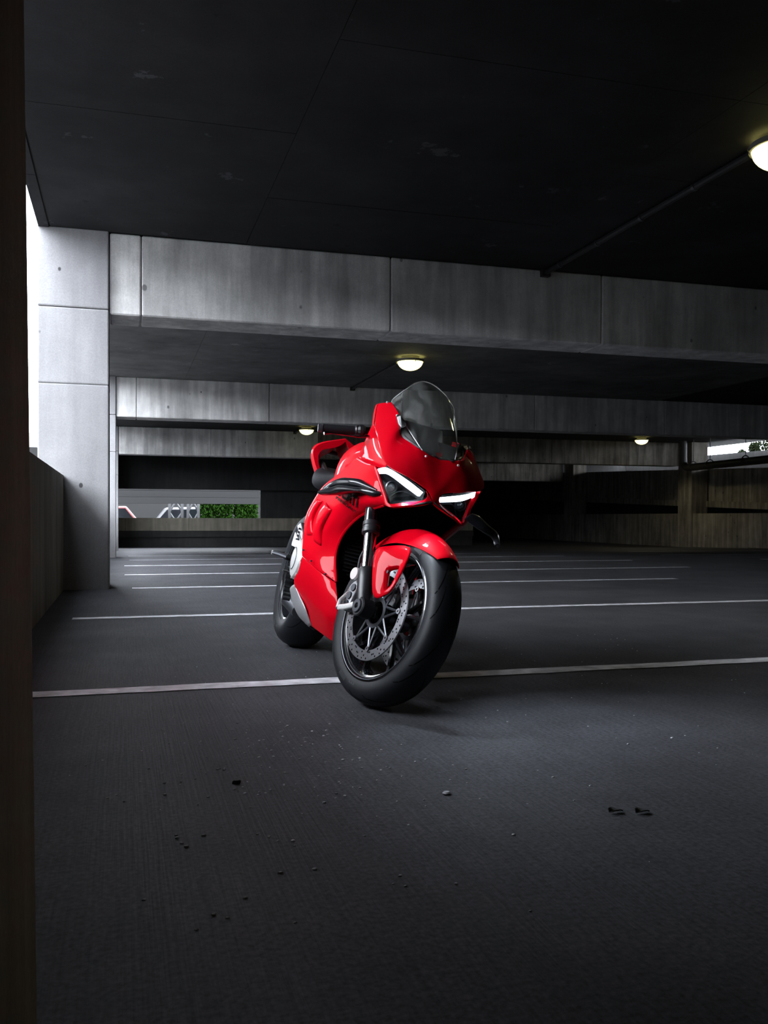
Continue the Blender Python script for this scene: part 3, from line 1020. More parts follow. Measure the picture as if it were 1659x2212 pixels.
# ---------------------------------------------------------------- fork, calipers
for s in (-1, 1):
    V = s * 0.122
    upper = MB().tube([ST(fork_pt(a, V)) for a in (0.315, 0.38, 0.45, 0.54)], 0.0275, 24).build('fork_tube', M_GLB, BIKE, smooth=True)
    MB().tube([ST(fork_pt(a, V)) for a in (0.272, 0.276, 0.290, 0.292, 0.300, 0.302, 0.318)], [0.026, 0.0315, 0.0315, 0.0295, 0.0295, 0.0315, 0.0305], 24).build('dust_seal', M_BLK, upper, smooth=True)
    MB().tube([ST(fork_pt(a, V)) for a in (0.10, 0.285)], 0.0215, 24).build('fork_slider', M_CHR, BIKE, smooth=True)
    low = MB().tube([ST(fork_pt(a, V)) for a in (0.0, 0.03, 0.06, 0.10, 0.135, 0.142)], [0.024, 0.027, 0.0285, 0.0295, 0.0295, 0.026], 24).build('fork_bottom', M_BLK, BIKE, smooth=True)
    axc = (-0.012, V, 0.3)
    MB().lathe([(-.024, .012), (-.024, .030), (-.020, .034), (.024, .034), (.026, .030), (.026, .012)], axc, seg=32).xf(ST).build('axle_clamp', M_BLK, low, smooth=True)
    MB().lathe([(s * .024, .008), (s * .030, .010), (s * .030, .022), (s * .024, .024)], axc, seg=32).xf(ST).build('axle_nut', M_GREY, low, smooth=True, angle=30)
    # radial caliper behind the fork leg
    cal = MB()
    a0, a1, r0, r1 = 2.58, 3.32, 0.118, 0.182
    n = 10
    rows = []
    for i in range(n + 1):
        a = a0 + (a1 - a0) * i / n
        k = 1 - 0.25 * abs(2 * i / n - 1) ** 3
        ri, ro = r0, r0 + (r1 - r0) * k
        va, vb = s * 0.052, s * 0.112
        rows.append([Vector((r * cos(a), v, 0.3 + r * sin(a))) for r, v in ((ri, va), (ro - .008, va), (ro, va + s * .010), (ro, vb - s * .014), (ro - .014, vb), (ri + .006, vb), (ri, vb - s * .006))])
    cal.grid(rows, close=True)
    cal.f.append(list(range(7)))
    cal.f.append(list(range(n * 7, n * 7 + 7)))
    co = cal.xf(ST).build('brake_caliper', M_CAL, BIKE, smooth=True, angle=30, bevel=0.003)
    for i in (0.2, 0.5, 0.8):
        a = a0 + (a1 - a0) * i
        MB().lathe([(s * .108, .0001), (s * .108, .015), (s * .117, .013), (s * .117, .0001)], (0.140 * cos(a), 0, 0.3 + 0.140 * sin(a)), seg=20, closed=False).xf(ST).build('piston_cap', M_GREY, co, smooth=True)
    MB().tube([ST((-0.085, V - s * 0.01, 0.40)), ST((-0.12, V - s * 0.015, 0.395)), ST((-0.145, s * .085, 0.385))], 0.008, 8).build('caliper_bracket', M_BLK, co, smooth=True)

# reflector disc and brake hose on the right leg
rc = UNST((-0.1290, -0.1620, 0.4130))
MB().lathe([(-.004, .0001), (-.004, .0215), (.003, .0235), (.006, .0001)], rc, seg=28, closed=False).xf(ST).build('fork_reflector', M_REFL, BIKE, smooth=True)
MB().tube([ST(p) for p in cr([(-.150, -.10, .40), (-.165, -.105, .46), (-.150, -.105, .52), (-.150, -.10, .60), (-.19, -.09, .72)], 16)], 0.0045, 8).build('brake_hose', M_BLK, BIKE, smooth=True)
MB().tube([ST(p) for p in ((-.175, -.098, .335), (-.150, -.135, .300), (-.120, -.150, .272))], [0.007, 0.0065, 0.008], 10).build('caliper_bolt', M_SILV, BIKE, smooth=True)
MB().tube([ST(p) for p in ((-.118, -.150, .275), (-.075, -.150, .285), (-.035, -.148, .300))], [(0.010, 0.005)] * 3, 8).build('pinch_bracket', M_SILV, BIKE, smooth=True)

# ---------------------------------------------------------------- front mudguard
fd = MB()
rows = []
for i in range(25):
    t = i / 24
    a = radians(49 + (140 - 49) * t)
    rows_ = []
    wv = 0.080 * (0.42 + 0.58 * min(1, sin(pi * min(0.5, 0.06 + t * 0.9)) ** 0.8))
    for j in range(13):
        q = -1 + 2 * j / 12
        av = abs(q * wv)
        r = 0.3185 - 0.030 * (av / 0.05) ** 2.2 if av < 0.05 else 0.2885 - (av - 0.05) * 1.45
        rows_.append(ST((r * cos(a), q * wv, 0.3 + r * sin(a))))
    rows.append(rows_)
fd.grid(rows)
fend = fd.build('front_mudguard', M_RED, BIKE, smooth=True, solid=0.004, bevel=0.0012)
OUT = [(-0.0530, -0.1320, 0.5050), (-0.0090, -0.1300, 0.5140), (0.0410, -0.1120, 0.5310), (0.0880, -0.0800, 0.5440), (0.1000, -0.0900, 0.5020), (0.1090, -0.1020, 0.4510), (0.1110, -0.1100, 0.4120), (0.1090, -0.1180, 0.3740), (0.0850, -0.1280, 0.3510), (0.0480, -0.1340, 0.3320), (0.0130, -0.1360, 0.3820), (-0.0220, -0.1360, 0.4460)]
HOL = [(0.0480, -0.1260, 0.4410), (0.0550, -0.1220, 0.4480), (0.0730, -0.1160, 0.4560), (0.0840, -0.1060, 0.4640), (0.0840, -0.1060, 0.4510), (0.0880, -0.1090, 0.4330), (0.0900, -0.1120, 0.4140), (0.0900, -0.1170, 0.3940), (0.0860, -0.1220, 0.3800), (0.0790, -0.1270, 0.3710), (0.0660, -0.1270, 0.3960), (0.0580, -0.1270, 0.4190)]
for s in (-1, 1):
    o_ = OUT if s < 0 else mir(OUT)
    h_ = HOL if s < 0 else mir(HOL)
    k = len(o_)
    mid = [tuple(0.55 * a + 0.45 * b_ for a, b_ in zip(p, q)) for p, q in zip(o_, h_)]
    mid = [(p[0], p[1] + s * 0.006, p[2]) for p in mid]
    inn = [(p[0], p[1] - s * 0.016, p[2]) for p in h_]
    fl = MB()
    for seq in ([o_, mid, h_, inn],):
        fl.grid(seq, close=True)
    fl.xf(ST).build('mudguard_side', M_RED, fend, smooth=True, angle=40, solid=0.004, sub=1)
    for p in (h_[0], h_[9]):
        MB().lathe([(s * -.002, .0001), (s * -.002, .006), (s * .003, .0055), (s * .003, .0001)], (p[0] + 0.006, p[1] - s * .006, p[2] - 0.004), seg=12, closed=False).xf(ST).build('mudguard_bolt', M_BLK, fend)

# ---------------------------------------------------------------- fairing: nose
def flipl(p):
    """left-hand copy: the cowl is a little fuller beside that headlight"""
    y = -p[1]
    t = max(0.0, min(1.0, (y - 0.150) / 0.045))
    z = p[2] if p[2] < 0.93 else 0.93 + (p[2] - 0.93) * 0.38
    return Vector((p[0], y + 0.024 * t * t * (3 - 2 * t) * math.exp(-((p[2] - 0.80) / 0.085) ** 2), z))


O_ = [(0.0140, 0.0000, 0.8550), (0.0100, -0.0750, 0.8720), (-0.0310, -0.1030, 0.8920), (-0.0800, -0.1240, 0.9130), (-0.0930, -0.1340, 0.9440), (-0.1340, -0.1320, 0.9920), (-0.2680, -0.1330, 1.0560)]
K_ = [(0.0400, 0.0000, 0.7080), (0.0340, -0.0300, 0.7430), (0.0310, -0.1050, 0.7690), (-0.0100, -0.1720, 0.7950), (-0.0950, -0.1860, 0.8660), (-0.2250, -0.1840, 0.9460), (-0.3490, -0.1620, 1.0520)]


def bulge(a, b_, t, amt):
    p = Vector(a).lerp(Vector(b_), t)
    q = 4 * t * (1 - t) * amt
    return p + Vector((0.75, -0.35 if p.y < -0.01 else 0, 0.55)) * q


BUL = [0.010, 0.014, 0.016, 0.012, 0.008, 0.006, 0.002]
half = []
for t in (0, 0.33, 0.67, 1):
    half.append([bulge(a, b_, t, k) for a, b_, k in zip(O_, K_, BUL)])
rows = loft(half, 29, 15, even=False)
nose = MB()
nose.grid(rows)
nose.grid([[flipl(p) for p in r] for r in rows])
# flank between the crease and the cut-out for the bars
E1 = [(-0.2250, -0.1840, 0.9460), (-0.2550, -0.1820, 0.9550), (-0.2930, -0.1780, 0.9630)]
E2 = [(-0.0950, -0.1860, 0.8660), (-0.2420, -0.1700, 0.8890), (-0.3620, -0.1720, 0.9100)]
E3 = [(-0.0100, -0.1720, 0.7950), (-0.1810, -0.1720, 0.8190), (-0.3370, -0.1920, 0.8410)]
E4 = [(-0.0790, -0.1840, 0.7880), (-0.1890, -0.1860, 0.8070), (-0.3320, -0.1940, 0.8360)]
fl = loft([E1, E2, E3, E4], 11, 17)
nose.grid(fl)
nose.grid([[flipl(p) for p in r] for r in fl])
ear = loft([[(-0.3490, -0.1620, 1.0520), (-0.3110, -0.1720, 1.0150), (-0.2550, -0.1820, 0.9550)], [(-0.3930, -0.1560, 1.0540), (-0.3570, -0.1660, 1.0180), (-0.3080, -0.1740, 0.9660)]], 9, 3)
nose.grid(ear)
nose.grid([[flipl(p) for p in r] for r in ear])
NOSE = nose.build('nose_fairing', M_RED, BIKE, smooth=True, angle=50, solid=0.004, bevel=0.0012)

# ---------------------------------------------------------------- headlights
HL = [(-0.0920, -0.1860, 0.7910), (-0.0120, -0.1710, 0.7940), (0.0320, -0.1050, 0.7670), (0.0280, -0.0300, 0.7380), (0.0250, -0.0340, 0.7030), (0.0230, -0.0850, 0.6840), (-0.0030, -0.1320, 0.6700), (-0.0500, -0.1600, 0.7290)]
for s in (-1, 1):
    pf = (lambda p: Vector(p)) if s < 0 else flip
    ring = [pf(p) for p in HL]
    cen = sum(ring, Vector()) / len(ring)
    back = Vector((-0.045, 0, 0.004))
    hs = MB()
    inner = [cen + (p - cen) * 0.92 + back * 0.35 for p in ring]
    deep = [cen + (p - cen) * 0.70 + back for p in ring]
    k = len(ring)
    hs.grid([ring, inner, deep], close=True)
    hs.f.append([2 * k + i for i in range(k)])
    hl = hs.build('headlight', M_HOUS, BIKE, smooth=True, angle=30)
    # daytime running light: bent bar along the top edge
    T = [pf(p) for p in ((-0.0720, -0.1800, 0.7840), (-0.0140, -0.1650, 0.7860), (0.0330, -0.1030, 0.7580), (0.0180, -0.0300, 0.7320))]
    B = [pf(p) for p in ((-0.0500, -0.1760, 0.7670), (-0.0000, -0.1580, 0.7660), (0.0340, -0.1020, 0.7370), (0.0060, -0.0340, 0.7170))]
    T2, B2 = cr(T, 20), cr(B, 20)
    nb = Vector((-0.012, 0, -0.002))
    MB().grid([T2, B2, [p + nb for p in B2], [p + nb for p in T2], T2]).build('running_light', M_LED, hl, smooth=True, angle=40)
    # projector and trim
    pc = pf((-0.0270, -0.1300, 0.7290)) + Vector((-0.022, 0, 0))
    MB().lathe([(0, .020), (.012, .022), (.016, .019), (.004, .016)], pc, ax='x', seg=24).build('projector_ring', M_GREY, hl, smooth=True)
    MB().lathe([(.004, .0165), (.012, .013), (.016, .007), (.0175, .0001)], pc, ax='x', seg=24, closed=False).build('projector_lens', M_LENS, hl, smooth=True)
    tr = [pf(p) + Vector((-0.012, 0, 0)) for p in ((-0.0360, -0.1280, 0.6910), (-0.0250, -0.1100, 0.7150), (-0.0050, -0.0880, 0.7230), (-0.0000, -0.0500, 0.7140))]
    MB().tube(cr(tr, 10), 0.0022, 6).build('trim_bar', M_GREY, hl, smooth=True)
    ld = bpy.data.lights.new('headlight_beam', 'SPOT')
    ld.energy = 15.0
    ld.color = (0.78, 0.89, 1.0)
    ld.spot_size = radians(100)
    ld.spot_blend = 0.9
    ld.shadow_soft_size = 0.02
    lo = bpy.data.objects.new('headlight_beam', ld)
    COL.objects.link(lo)
    lo.parent = hl
    lo.location = cen + Vector((0.03, 0.0, 0.0))
    lo.rotation_euler = Vector((-0.75, -0.6, 0.75)).to_track_quat('Z', 'Y').to_euler()
    cv = MB()
    fw_ = Vector((0.004, 0, 0.001))
    cv.grid([[p + fw_ * 0.2 for p in ring], [cen + (p - cen) * 0.5 + fw_ * 1.4 for p in ring]], close=True)
    cv.f.append([k + i for i in range(k)])
    cv.build('headlight_cover', M_COVER, hl, smooth=True, angle=60, recalc=False)

# red lip framing the lower edge of each headlight
for s in (-1, 1):
    pf = (lambda p: Vector(p)) if s < 0 else flip
    a = [pf(p) for p in ((0.0280, -0.0290, 0.7400), (0.0330, -0.0200, 0.7240), (0.0300, -0.0340, 0.7020), (0.0270, -0.0860, 0.6820), (0.0020, -0.1330, 0.6680), (-0.0160, -0.1480, 0.6900), (-0.0880, -0.1870, 0.7910))]
    pf = pf if s < 0 else flipl
    b_ = [pf(p) for p in ((0.0400, -0.0020, 0.7090), (0.0400, -0.0060, 0.7050), (0.0360, -0.0140, 0.6950), (0.0450, -0.0860, 0.6710), (-0.0010, -0.1380, 0.6570), (-0.0250, -0.1520, 0.6840), (-0.0920, -0.1900, 0.7870))]
    MB().grid(loft([a, b_], 25, 3)).build('headlight_frame', M_RED, BIKE, smooth=True, angle=50, solid=0.008, bevel=0.002)

# ---------------------------------------------------------------- windscreen
EDG = [(0.0100, -0.0680, 0.8720), (-0.0680, -0.0980, 0.9330), (-0.1790, -0.1170, 1.0010), (-0.2810, -0.1300, 1.0600), (-0.2600, -0.1080, 1.1010), (-0.2800, -0.0700, 1.1410)]
cb, ct_ = Vector((0.0130, -0.0000, 0.8570)), Vector((-0.3150, 0.0000, 1.1790))
nrm = Vector((ct_.z - cb.z, 0, cb.x - ct_.x)).normalized()
CEN = []
for t in (0.0, 0.25, 0.50, 0.74, 0.90, 1.0):
    CEN.append(cb.lerp(ct_, t) + nrm * (0.030 * 4 * t * (1 - t)))
rows = []
for ri, (c_, e_) in enumerate(zip(CEN, EDG)):
    e_ = Vector(e_)
    row = []
    for j in range(25):
        q = -1 + 2 * j / 24
        a = abs(q) * pi / 2
        kb = (0, 0, 0, 0.25, 0.65, 1.0)[ri]
        m1 = sin(a) * (1 - kb) + abs(q) * kb
        m2 = (1 - cos(a)) * (1 - kb) + q * q * kb
        p = Vector((c_.x + (e_.x - c_.x) * m2, (e_.y * m1) * (1 if q < 0 else -(0.82, 0.82, 0.90, 0.96, 1.0, 1.05)[ri]), c_.z + (e_.z - c_.z) * m2))
        row.append(p)
    rows.append(row)
cols = [cru([r[j] for r in rows], 26) for j in range(25)]
MB().grid([[cols[j][i] for j in range(25)] for i in range(26)]).build('windscreen', M_SCREEN, BIKE, smooth=True, angle=None)
ed = [cols[0][i] for i in range(26)]
SCRN = MB().tube(ed + [cols[j][25] for j in range(1, 25)] + [cols[24][i] for i in range(24, -1, -1)], 0.0018, 6).build('windscreen_edge', mat('acrylic_edge', (0.55, 0.57, 0.55), rough=0.15), BIKE, smooth=True)
for p, s in (((-0.2610, -0.1520, 1.0480), 1), ((-0.1320, -0.1420, 0.9870), 1), ((0.0390, -0.0600, 0.8480), 1)):
    for q in (Vector(p), flipl(p)):
        MB().lathe([(-.003, .0001), (-.003, .0045), (.003, .0035), (.004, .0001)], q + Vector((.003, 0, .003)), ax='x', seg=12, closed=False).build('fairing_bolt', M_SILV, BIKE, smooth=True)

# ---------------------------------------------------------------- side fairings
S_ROWS = [
    [(-0.0870, -0.1870, 0.7890), (-0.1440, -0.1890, 0.7980), (-0.2150, -0.1920, 0.8120), (-0.3200, -0.1960, 0.8370)],
    [(-0.0570, -0.1680, 0.7430), (-0.1180, -0.1880, 0.7470), (-0.2210, -0.2030, 0.7540), (-0.4470, -0.2180, 0.7750)],
    [(-0.0180, -0.1400, 0.6740), (-0.0820, -0.1820, 0.6780), (-0.2480, -0.2160, 0.6940), (-0.5790, -0.2380, 0.7230)],
    [(-0.1120, -0.1520, 0.6500), (-0.1800, -0.1880, 0.6450), (-0.3200, -0.2260, 0.6460), (-0.6630, -0.2480, 0.6560)],
    [(-0.2570, -0.1660, 0.6090), (-0.3170, -0.1980, 0.6010), (-0.4350, -0.2320, 0.5970), (-0.6950, -0.2540, 0.5970)],
    [(-0.3820, -0.1700, 0.5440), (-0.4250, -0.1980, 0.5380), (-0.4920, -0.2320, 0.5320), (-0.6660, -0.2540, 0.5300)],
    [(-0.4210, -0.1680, 0.4640), (-0.4540, -0.1940, 0.4600), (-0.5030, -0.2260, 0.4560), (-0.6340, -0.2500, 0.4590)],
    [(-0.3630, -0.1580, 0.3680), (-0.4100, -0.1860, 0.3810), (-0.4910, -0.2160, 0.4020), (-0.6350, -0.2440, 0.4360)],
]
B_ROWS = [
    [(-0.3670, -0.1560, 0.3640), (-0.4150, -0.1840, 0.3780), (-0.4950, -0.2140, 0.3990), (-0.6440, -0.2430, 0.4320)],
    [(-0.3230, -0.1500, 0.3140), (-0.3790, -0.1800, 0.3240), (-0.4970, -0.2080, 0.3450), (-0.6680, -0.2380, 0.3760)],
    [(-0.3060, -0.1420, 0.2620), (-0.3630, -0.1720, 0.2740), (-0.5200, -0.1980, 0.2940), (-0.7440, -0.2280, 0.3210)],
    [(-0.3180, -0.1300, 0.2110), (-0.3520, -0.1600, 0.2290), (-0.4780, -0.1760, 0.2410), (-0.6850, -0.1860, 0.2500)],
    [(-0.3640, -0.1120, 0.1490), (-0.4390, -0.1280, 0.1570), (-0.5370, -0.1360, 0.1650), (-0.6410, -0.1460, 0.1730)],
]
side_tree = None
for s in (-1, 1):
    pf = (lambda p: Vector(p)) if s < 0 else flipl
    rows = loft([[pf(p) for p in r] for r in S_ROWS], 25, 43)
    m_ = MB().grid(rows)
    if s < 0:
        side_tree = BVHTree.FromPolygons([tuple(v) for v in m_.v], [tuple(f) for f in m_.f])
    front = [r[0] for r in rows]
    m_.tube(front[14:], 0.0035, 6)
    so = m_.build('side_fairing', M_RED, BIKE, smooth=True, angle=50, solid=0.006, bevel=0.0022)
    so['label'] = 'right side fairing with louvres' if s < 0 else 'left side fairing'
    rows = loft([[pf(p) for p in r] for r in B_ROWS], 21, 29)
    m_ = MB().grid(rows)
    m_.build('belly_fairing', M_RED, BIKE, smooth=True, angle=50, solid=0.004, bevel=0.0012)
    # bottom return of the belly pan
    bt = [[pf(p) for p in B_ROWS[4]], [Vector((p[0], s * 0.02, p[2] - 0.004)) for p in B_ROWS[4]]]
    MB().grid(loft(bt, 9, 5)).build('belly_floor', M_RED, BIKE, smooth=True, solid=0.004)
    # louvres of the radiator outlet
    for fr, re in (([(-0.3812, -0.2409, 0.6277), (-0.4158, -0.2447, 0.6030), (-0.4510, -0.2471, 0.5738), (-0.4716, -0.2435, 0.5430), (-0.4771, -0.2227, 0.4892)], [(-0.4688, -0.2402, 0.6540), (-0.5151, -0.2450, 0.6314), (-0.5527, -0.2475, 0.6011), (-0.5470, -0.2458, 0.5492), (-0.5253, -0.2387, 0.5028)]),
                   ([(-0.5241, -0.2498, 0.6602), (-0.5514, -0.2568, 0.6375), (-0.5762, -0.2612, 0.6084), (-0.5804, -0.2595, 0.5743), (-0.5546, -0.2453, 0.5231)], [(-0.6052, -0.2466, 0.6696), (-0.6444, -0.2506, 0.6445), (-0.6630, -0.2539, 0.6111), (-0.6566, -0.2549, 0.5686), (-0.6196, -0.2506, 0.5202)])):
        a = [pf(p) for p in fr]
        b_ = [pf(p) for p in re]
        a2 = [p + Vector((0.006, -s * 0.018, 0)) for p in a]
        MB().grid(loft([a2, a, [p.lerp(q, 0.5) + Vector((0, s * 0.004, 0)) for p, q in zip(a, b_)], b_], 13, 10)).build('louvre', M_RED, so, smooth=True, angle=50, solid=0.003)
    # small bolts and the bright slots along the panel joint
    for p in ((-0.5060, -0.2360, 0.4230), (-0.3820, -0.2000, 0.3870), (-0.5980, -0.2560, 0.4590)):
        q = pf(p)
        MB().lathe([(s * -.004, .0001), (s * -.004, .0038), (s * .004, .0032), (s * .004, .0001)], q, seg=12, closed=False).build('panel_bolt', M_GREY, so)

# dark lining of the wheel well, closing the space behind the front edges
for s in (-1, 1):
    pf = (lambda p: Vector(p)) if s < 0 else flip
    edge = [pf(p) for p in ((0.0490, -0.0040, 0.7040), (0.0440, -0.0860, 0.6720), (-0.0140, -0.1390, 0.6650))] + [pf(r[0]) for r in S_ROWS[3:]] + [pf(r[0]) for r in B_ROWS[1:]]
    e1 = [Vector((p.x - 0.07, p.y * 0.93, p.z + (0.02 if p.z > 0.6 else 0))) for p in edge]
    e2 = [Vector((min(p.x - 0.14, -0.30), p.y * 0.8, p.z * 0.97 + 0.01)) for p in edge]
    e3 = [Vector((-0.46, p.y * 0.55, p.z * 0.9 + 0.02)) for p in edge]
    e4 = [Vector((-0.48, 0, p.z * 0.9 + 0.02)) for p in edge]
    MB().grid(loft([edge, e1, e2, e3, e4], 31, 17)).build('well_lining', M_MATB, BIKE, smooth=True, solid=0.003)
rd = MB()
for i in range(22):
    z = 0.26 + i * 0.014
    rd.box((-0.445, -0.13, z), (-0.425, 0.13, z + 0.005))
rd.box((-0.46, -0.14, 0.25), (-0.44, 0.14, 0.58))
rd.build('radiator', M_MATB, BIKE)

# ---------------------------------------------------------------- winglets
def wing_band(path, rad, name, par):
    P = cr(path, 22)
    R = cr([(a, b_, 0) for a, b_ in rad], 22)
    return MB().tube(P, [(r.x, r.y) for r in R], 14, squash=(0.25, 0, 1)).build(name, M_WING, par, smooth=True)


wr_ = wing_band([(-0.0395, -0.1619, 0.6976), (-0.0562, -0.1854, 0.6954), (-0.1043, -0.2099, 0.6995), (-0.1280, -0.2280, 0.6970), (-0.1980, -0.2560, 0.6920), (-0.2360, -0.2880, 0.6790), (-0.2700, -0.3070, 0.6700)],
                [(.007, .006), (.013, .012), (.011, .016), (.009, .020), (.012, .030), (.017, .040), (.009, .026)], 'winglet', BIKE)
wr_['label'] = 'black winglet on the right fairing'
wing_band([(-0.0571, -0.1724, 0.7070), (-0.1092, -0.1989, 0.7179), (-0.1540, -0.2220, 0.7250), (-0.2360, -0.2520, 0.7180), (-0.2690, -0.2820, 0.7030), (-0.2790, -0.3040, 0.6810)],
          [(.004, .005), (.008, .010), (.014, .018), (.016, .026), (.019, .036), (.008, .024)], 'winglet_upper_blade', wr_)
wl_ = MB()
fr = cr([(-0.0070, 0.1460, 0.6840), (-0.0070, 0.1700, 0.6730), (-0.0020, 0.2150, 0.6580), (-0.0100, 0.2620, 0.6440), (0.0000, 0.2760, 0.6190)], 18)
re = cr([(-0.0120, 0.1720, 0.7040), (-0.0130, 0.1980, 0.7020), (-0.0160, 0.2450, 0.6780), (-0.0320, 0.2880, 0.6610), (0.0050, 0.2880, 0.6130)], 18)
wl_.grid(loft([fr, [p.lerp(q, 0.5) + Vector((0.004, 0, 0.008)) for p, q in zip(fr, re)], re], 18, 7))
wlo = wl_.build('winglet', M_WING, BIKE, smooth=True, solid=0.012, bevel=0.004)
wlo['label'] = 'black winglet on the left fairing'

# ---------------------------------------------------------------- cockpit
cl = MB()
cl.add([(-0.20, -0.095, 0.90), (-0.20, 0.095, 0.90), (-0.26, 0.085, 1.01), (-0.26, -0.085, 1.01), (-0.235, -0.085, 0.89), (-0.235, 0.085, 0.89), (-0.29, 0.075, 1.0), (-0.29, -0.075, 1.0)],
       [(0, 1, 2, 3), (7, 6, 5, 4), (0, 4, 5, 1), (1, 5, 6, 2), (2, 6, 7, 3), (3, 7, 4, 0)])
dash = cl.build('instrument_cluster', M_BLK, BIKE, bevel=0.008)
MB().add([(-0.293, -0.065, 0.925), (-0.293, 0.065, 0.925), (-0.305, 0.06, 0.985), (-0.305, -0.06, 0.985)], [(0, 1, 2, 3)]).build('display', M_BLUE, dash)
for s in (-1, 1):
    pf = (lambda p: Vector(p)) if s < 0 else flip
    q = [pf(p) for p in ((0.0250, -0.0400, 0.8600), (-0.0020, -0.0780, 0.8810), (-0.0530, -0.1020, 0.9050), (-0.1000, -0.1200, 0.9310))]
    q2 = [Vector((p.x - 0.13, p.y * 0.55, p.z + 0.025)) for p in q]
    MB().grid(loft([q, q2], 12, 5)).build('inner_panel', M_BLK, BIKE, smooth=True, solid=0.003)
    g1 = [pf(p) for p in ((0.0010, -0.0760, 0.8750), (-0.0320, -0.0990, 0.8910), (-0.0810, -0.1200, 0.9130), (-0.0950, -0.1300, 0.9360))]
    g2 = [pf(p) for p in ((-0.0360, -0.0700, 0.8930), (-0.0690, -0.0840, 0.9200), (-0.1010, -0.0980, 0.9440), (-0.1120, -0.1060, 0.9560))]
    MB().grid(loft([g1, g2], 10, 4)).build('inner_trim', mat('inner_trim_grey', (0.16, 0.155, 0.15), rough=0.6), BIKE, smooth=True, solid=0.003)
    pf = pf if s < 0 else (lambda p: flipl(p) + Vector((0.004, -0.014, -0.004)))
    b1 = [pf(p) for p in ((-0.1020, -0.1480, 0.9770), (-0.0990, -0.1390, 0.9860), (-0.0710, -0.1180, 0.9610), (-0.0660, -0.1200, 0.9480), (-0.0800, -0.1340, 0.9390), (-0.0860, -0.1440, 0.9530))]
    MB().prism(b1, (-0.02, 0, 0.01)).build('mirror_blank', M_BLK, BIKE, bevel=0.003)
    MB().prism([pf(p) for p in ((-0.0940, -0.1520, 0.9750), (-0.0880, -0.1430, 0.9810), (-0.0630, -0.1380, 0.9400), (-0.0690, -0.1470, 0.9490))], (0.006, 0, 0.004)).build('mirror_blank_face', mat('lit_face_grey', (0.55, 0.55, 0.56), rough=0.4) if s < 0 else M_BLK, BIKE, bevel=0.002)  # light grey paints the lit face of the black wedge, right side only
MB().prism([(-0.0460, 0.0000, 0.8870), (-0.0010, 0.0080, 0.8830), (0.0050, 0.0080, 0.8730), (0.0060, 0.0000, 0.8620), (-0.0280, 0.0000, 0.8730)], (-0.002, 0, 0)).build('shield_badge', mat('badge_red', (0.25, 0.01, 0.012), rough=0.3), BIKE)
# top yoke and bars
MB().box((-0.39, -0.095, 0.835), (-0.25, 0.095, 0.86)).xf(lambda p: ST(p)).build('top_yoke', M_BLK, BIKE, bevel=0.012)
for s in (-1, 1):
    pf = (lambda p: Vector(p)) if s < 0 else (lambda p: ST(flip(UNST(p))))
    g0, g1, g2 = (-0.4020, -0.3520, 0.9130), (-0.3780, -0.2080, 0.9400), (-0.3760, -0.1580, 0.9480)
    gv = [Vector(p) for p in (g0, g1, g2)]
    dirv = (gv[1] - gv[0]).normalized()
    br = MB().tube([pf(gv[0] + dirv * .01), pf(gv[1]), pf(gv[2]), pf(gv[2] + dirv * .05)], 0.011, 12).build('handlebar', M_BLK, BIKE, smooth=True)
    n = 26
    path, rad = [], []
    for i in range(n):
        path.append(pf(gv[0].lerp(gv[1], 0.13 + 0.80 * i / (n - 1))))
        rad.append(0.0158 + (0.0008 if i % 2 else 0))
    MB().tube(path, rad, 16).build('grip', M_SEAT, br, smooth=True)
    MB().tube([pf(gv[0].lerp(gv[1], t)) for t in (-.005, 0.0, 0.035, 0.04, 0.05, 0.085)], [0.012, 0.0165, 0.0165, 0.0145, 0.0165, 0.0165], 18).build('bar_end', M_GREY, br, smooth=True, angle=30)
    MB().tube([pf(gv[0].lerp(gv[1], t)) for t in (0.095, 0.105, 0.115)], [0.0165, 0.0195, 0.0165], 18).build('grip_flange', M_BLK, br, smooth=True)
    sw = [gv[0].lerp(gv[1], t) for t in (0.93, 0.97, 1.0, 1.06, 1.14, 1.20)]
    MB().tube([pf(p) for p in sw], [0.016, 0.021, 0.019, 0.024, 0.024, 0.018], 12).build('switch_housing', M_BLK, br, smooth=True, angle=25)
    MB().tube([pf(p) for p in cr([(-0.3240, -0.1720, 0.9250), (-0.3120, -0.2050, 0.9100), (-0.3320, -0.2620, 0.9050), (-0.3400, -0.3180, 0.8970), (-0.3420, -0.3380, 0.8920)], 14)], [(0.004, 0.009)] * 12 + [(0.007, 0.010)] * 2, 10, squash=(0, 0, 1)).build('brake_lever' if s < 0 else 'clutch_lever', M_GLB, br, smooth=True)
    MB().lathe([(-.02, .0001), (-.02, .016), (.018, .018), (.022, .0001)], gv[2] + Vector((0.03, 0.01, 0.012)), ax='z', seg=16, closed=False).xf(pf).build('fluid_reservoir', M_BLK, br, smooth=True)

# ---------------------------------------------------------------- tank, seat, tail
SEC = [(-0.40, 0.125, 0.93, 0.74), (-0.52, 0.155, 0.955, 0.72), (-0.64, 0.166, 0.957, 0.71), (-0.76, 0.160, 0.945, 0.72), (-0.88, 0.130, 0.915, 0.74), (-0.98, 0.085, 0.875, 0.76), (-1.04, 0.050, 0.845, 0.77)]
rows = []
for (u, hw, top, bot) in SEC:
    r = []
    for k in range(25):
        a = pi * (-0.12 + 1.24 * k / 24)
        cx_, sz = cos(a), sin(a)
        ex = 0.62
        r.append((u, hw * (abs(cx_) ** ex) * (1 if cx_ > 0 else -1) * (1 - 0.18 * max(0, -sz)), bot + (top - bot) * (0.25 + 0.75 * (abs(sz) ** ex) * (1 if sz > 0 else -1.0))))
    rows.append(r)
MB().grid(loft(rows, 33, 31)).build('fuel_tank', M_RED, BIKE, smooth=True, solid=0.004)
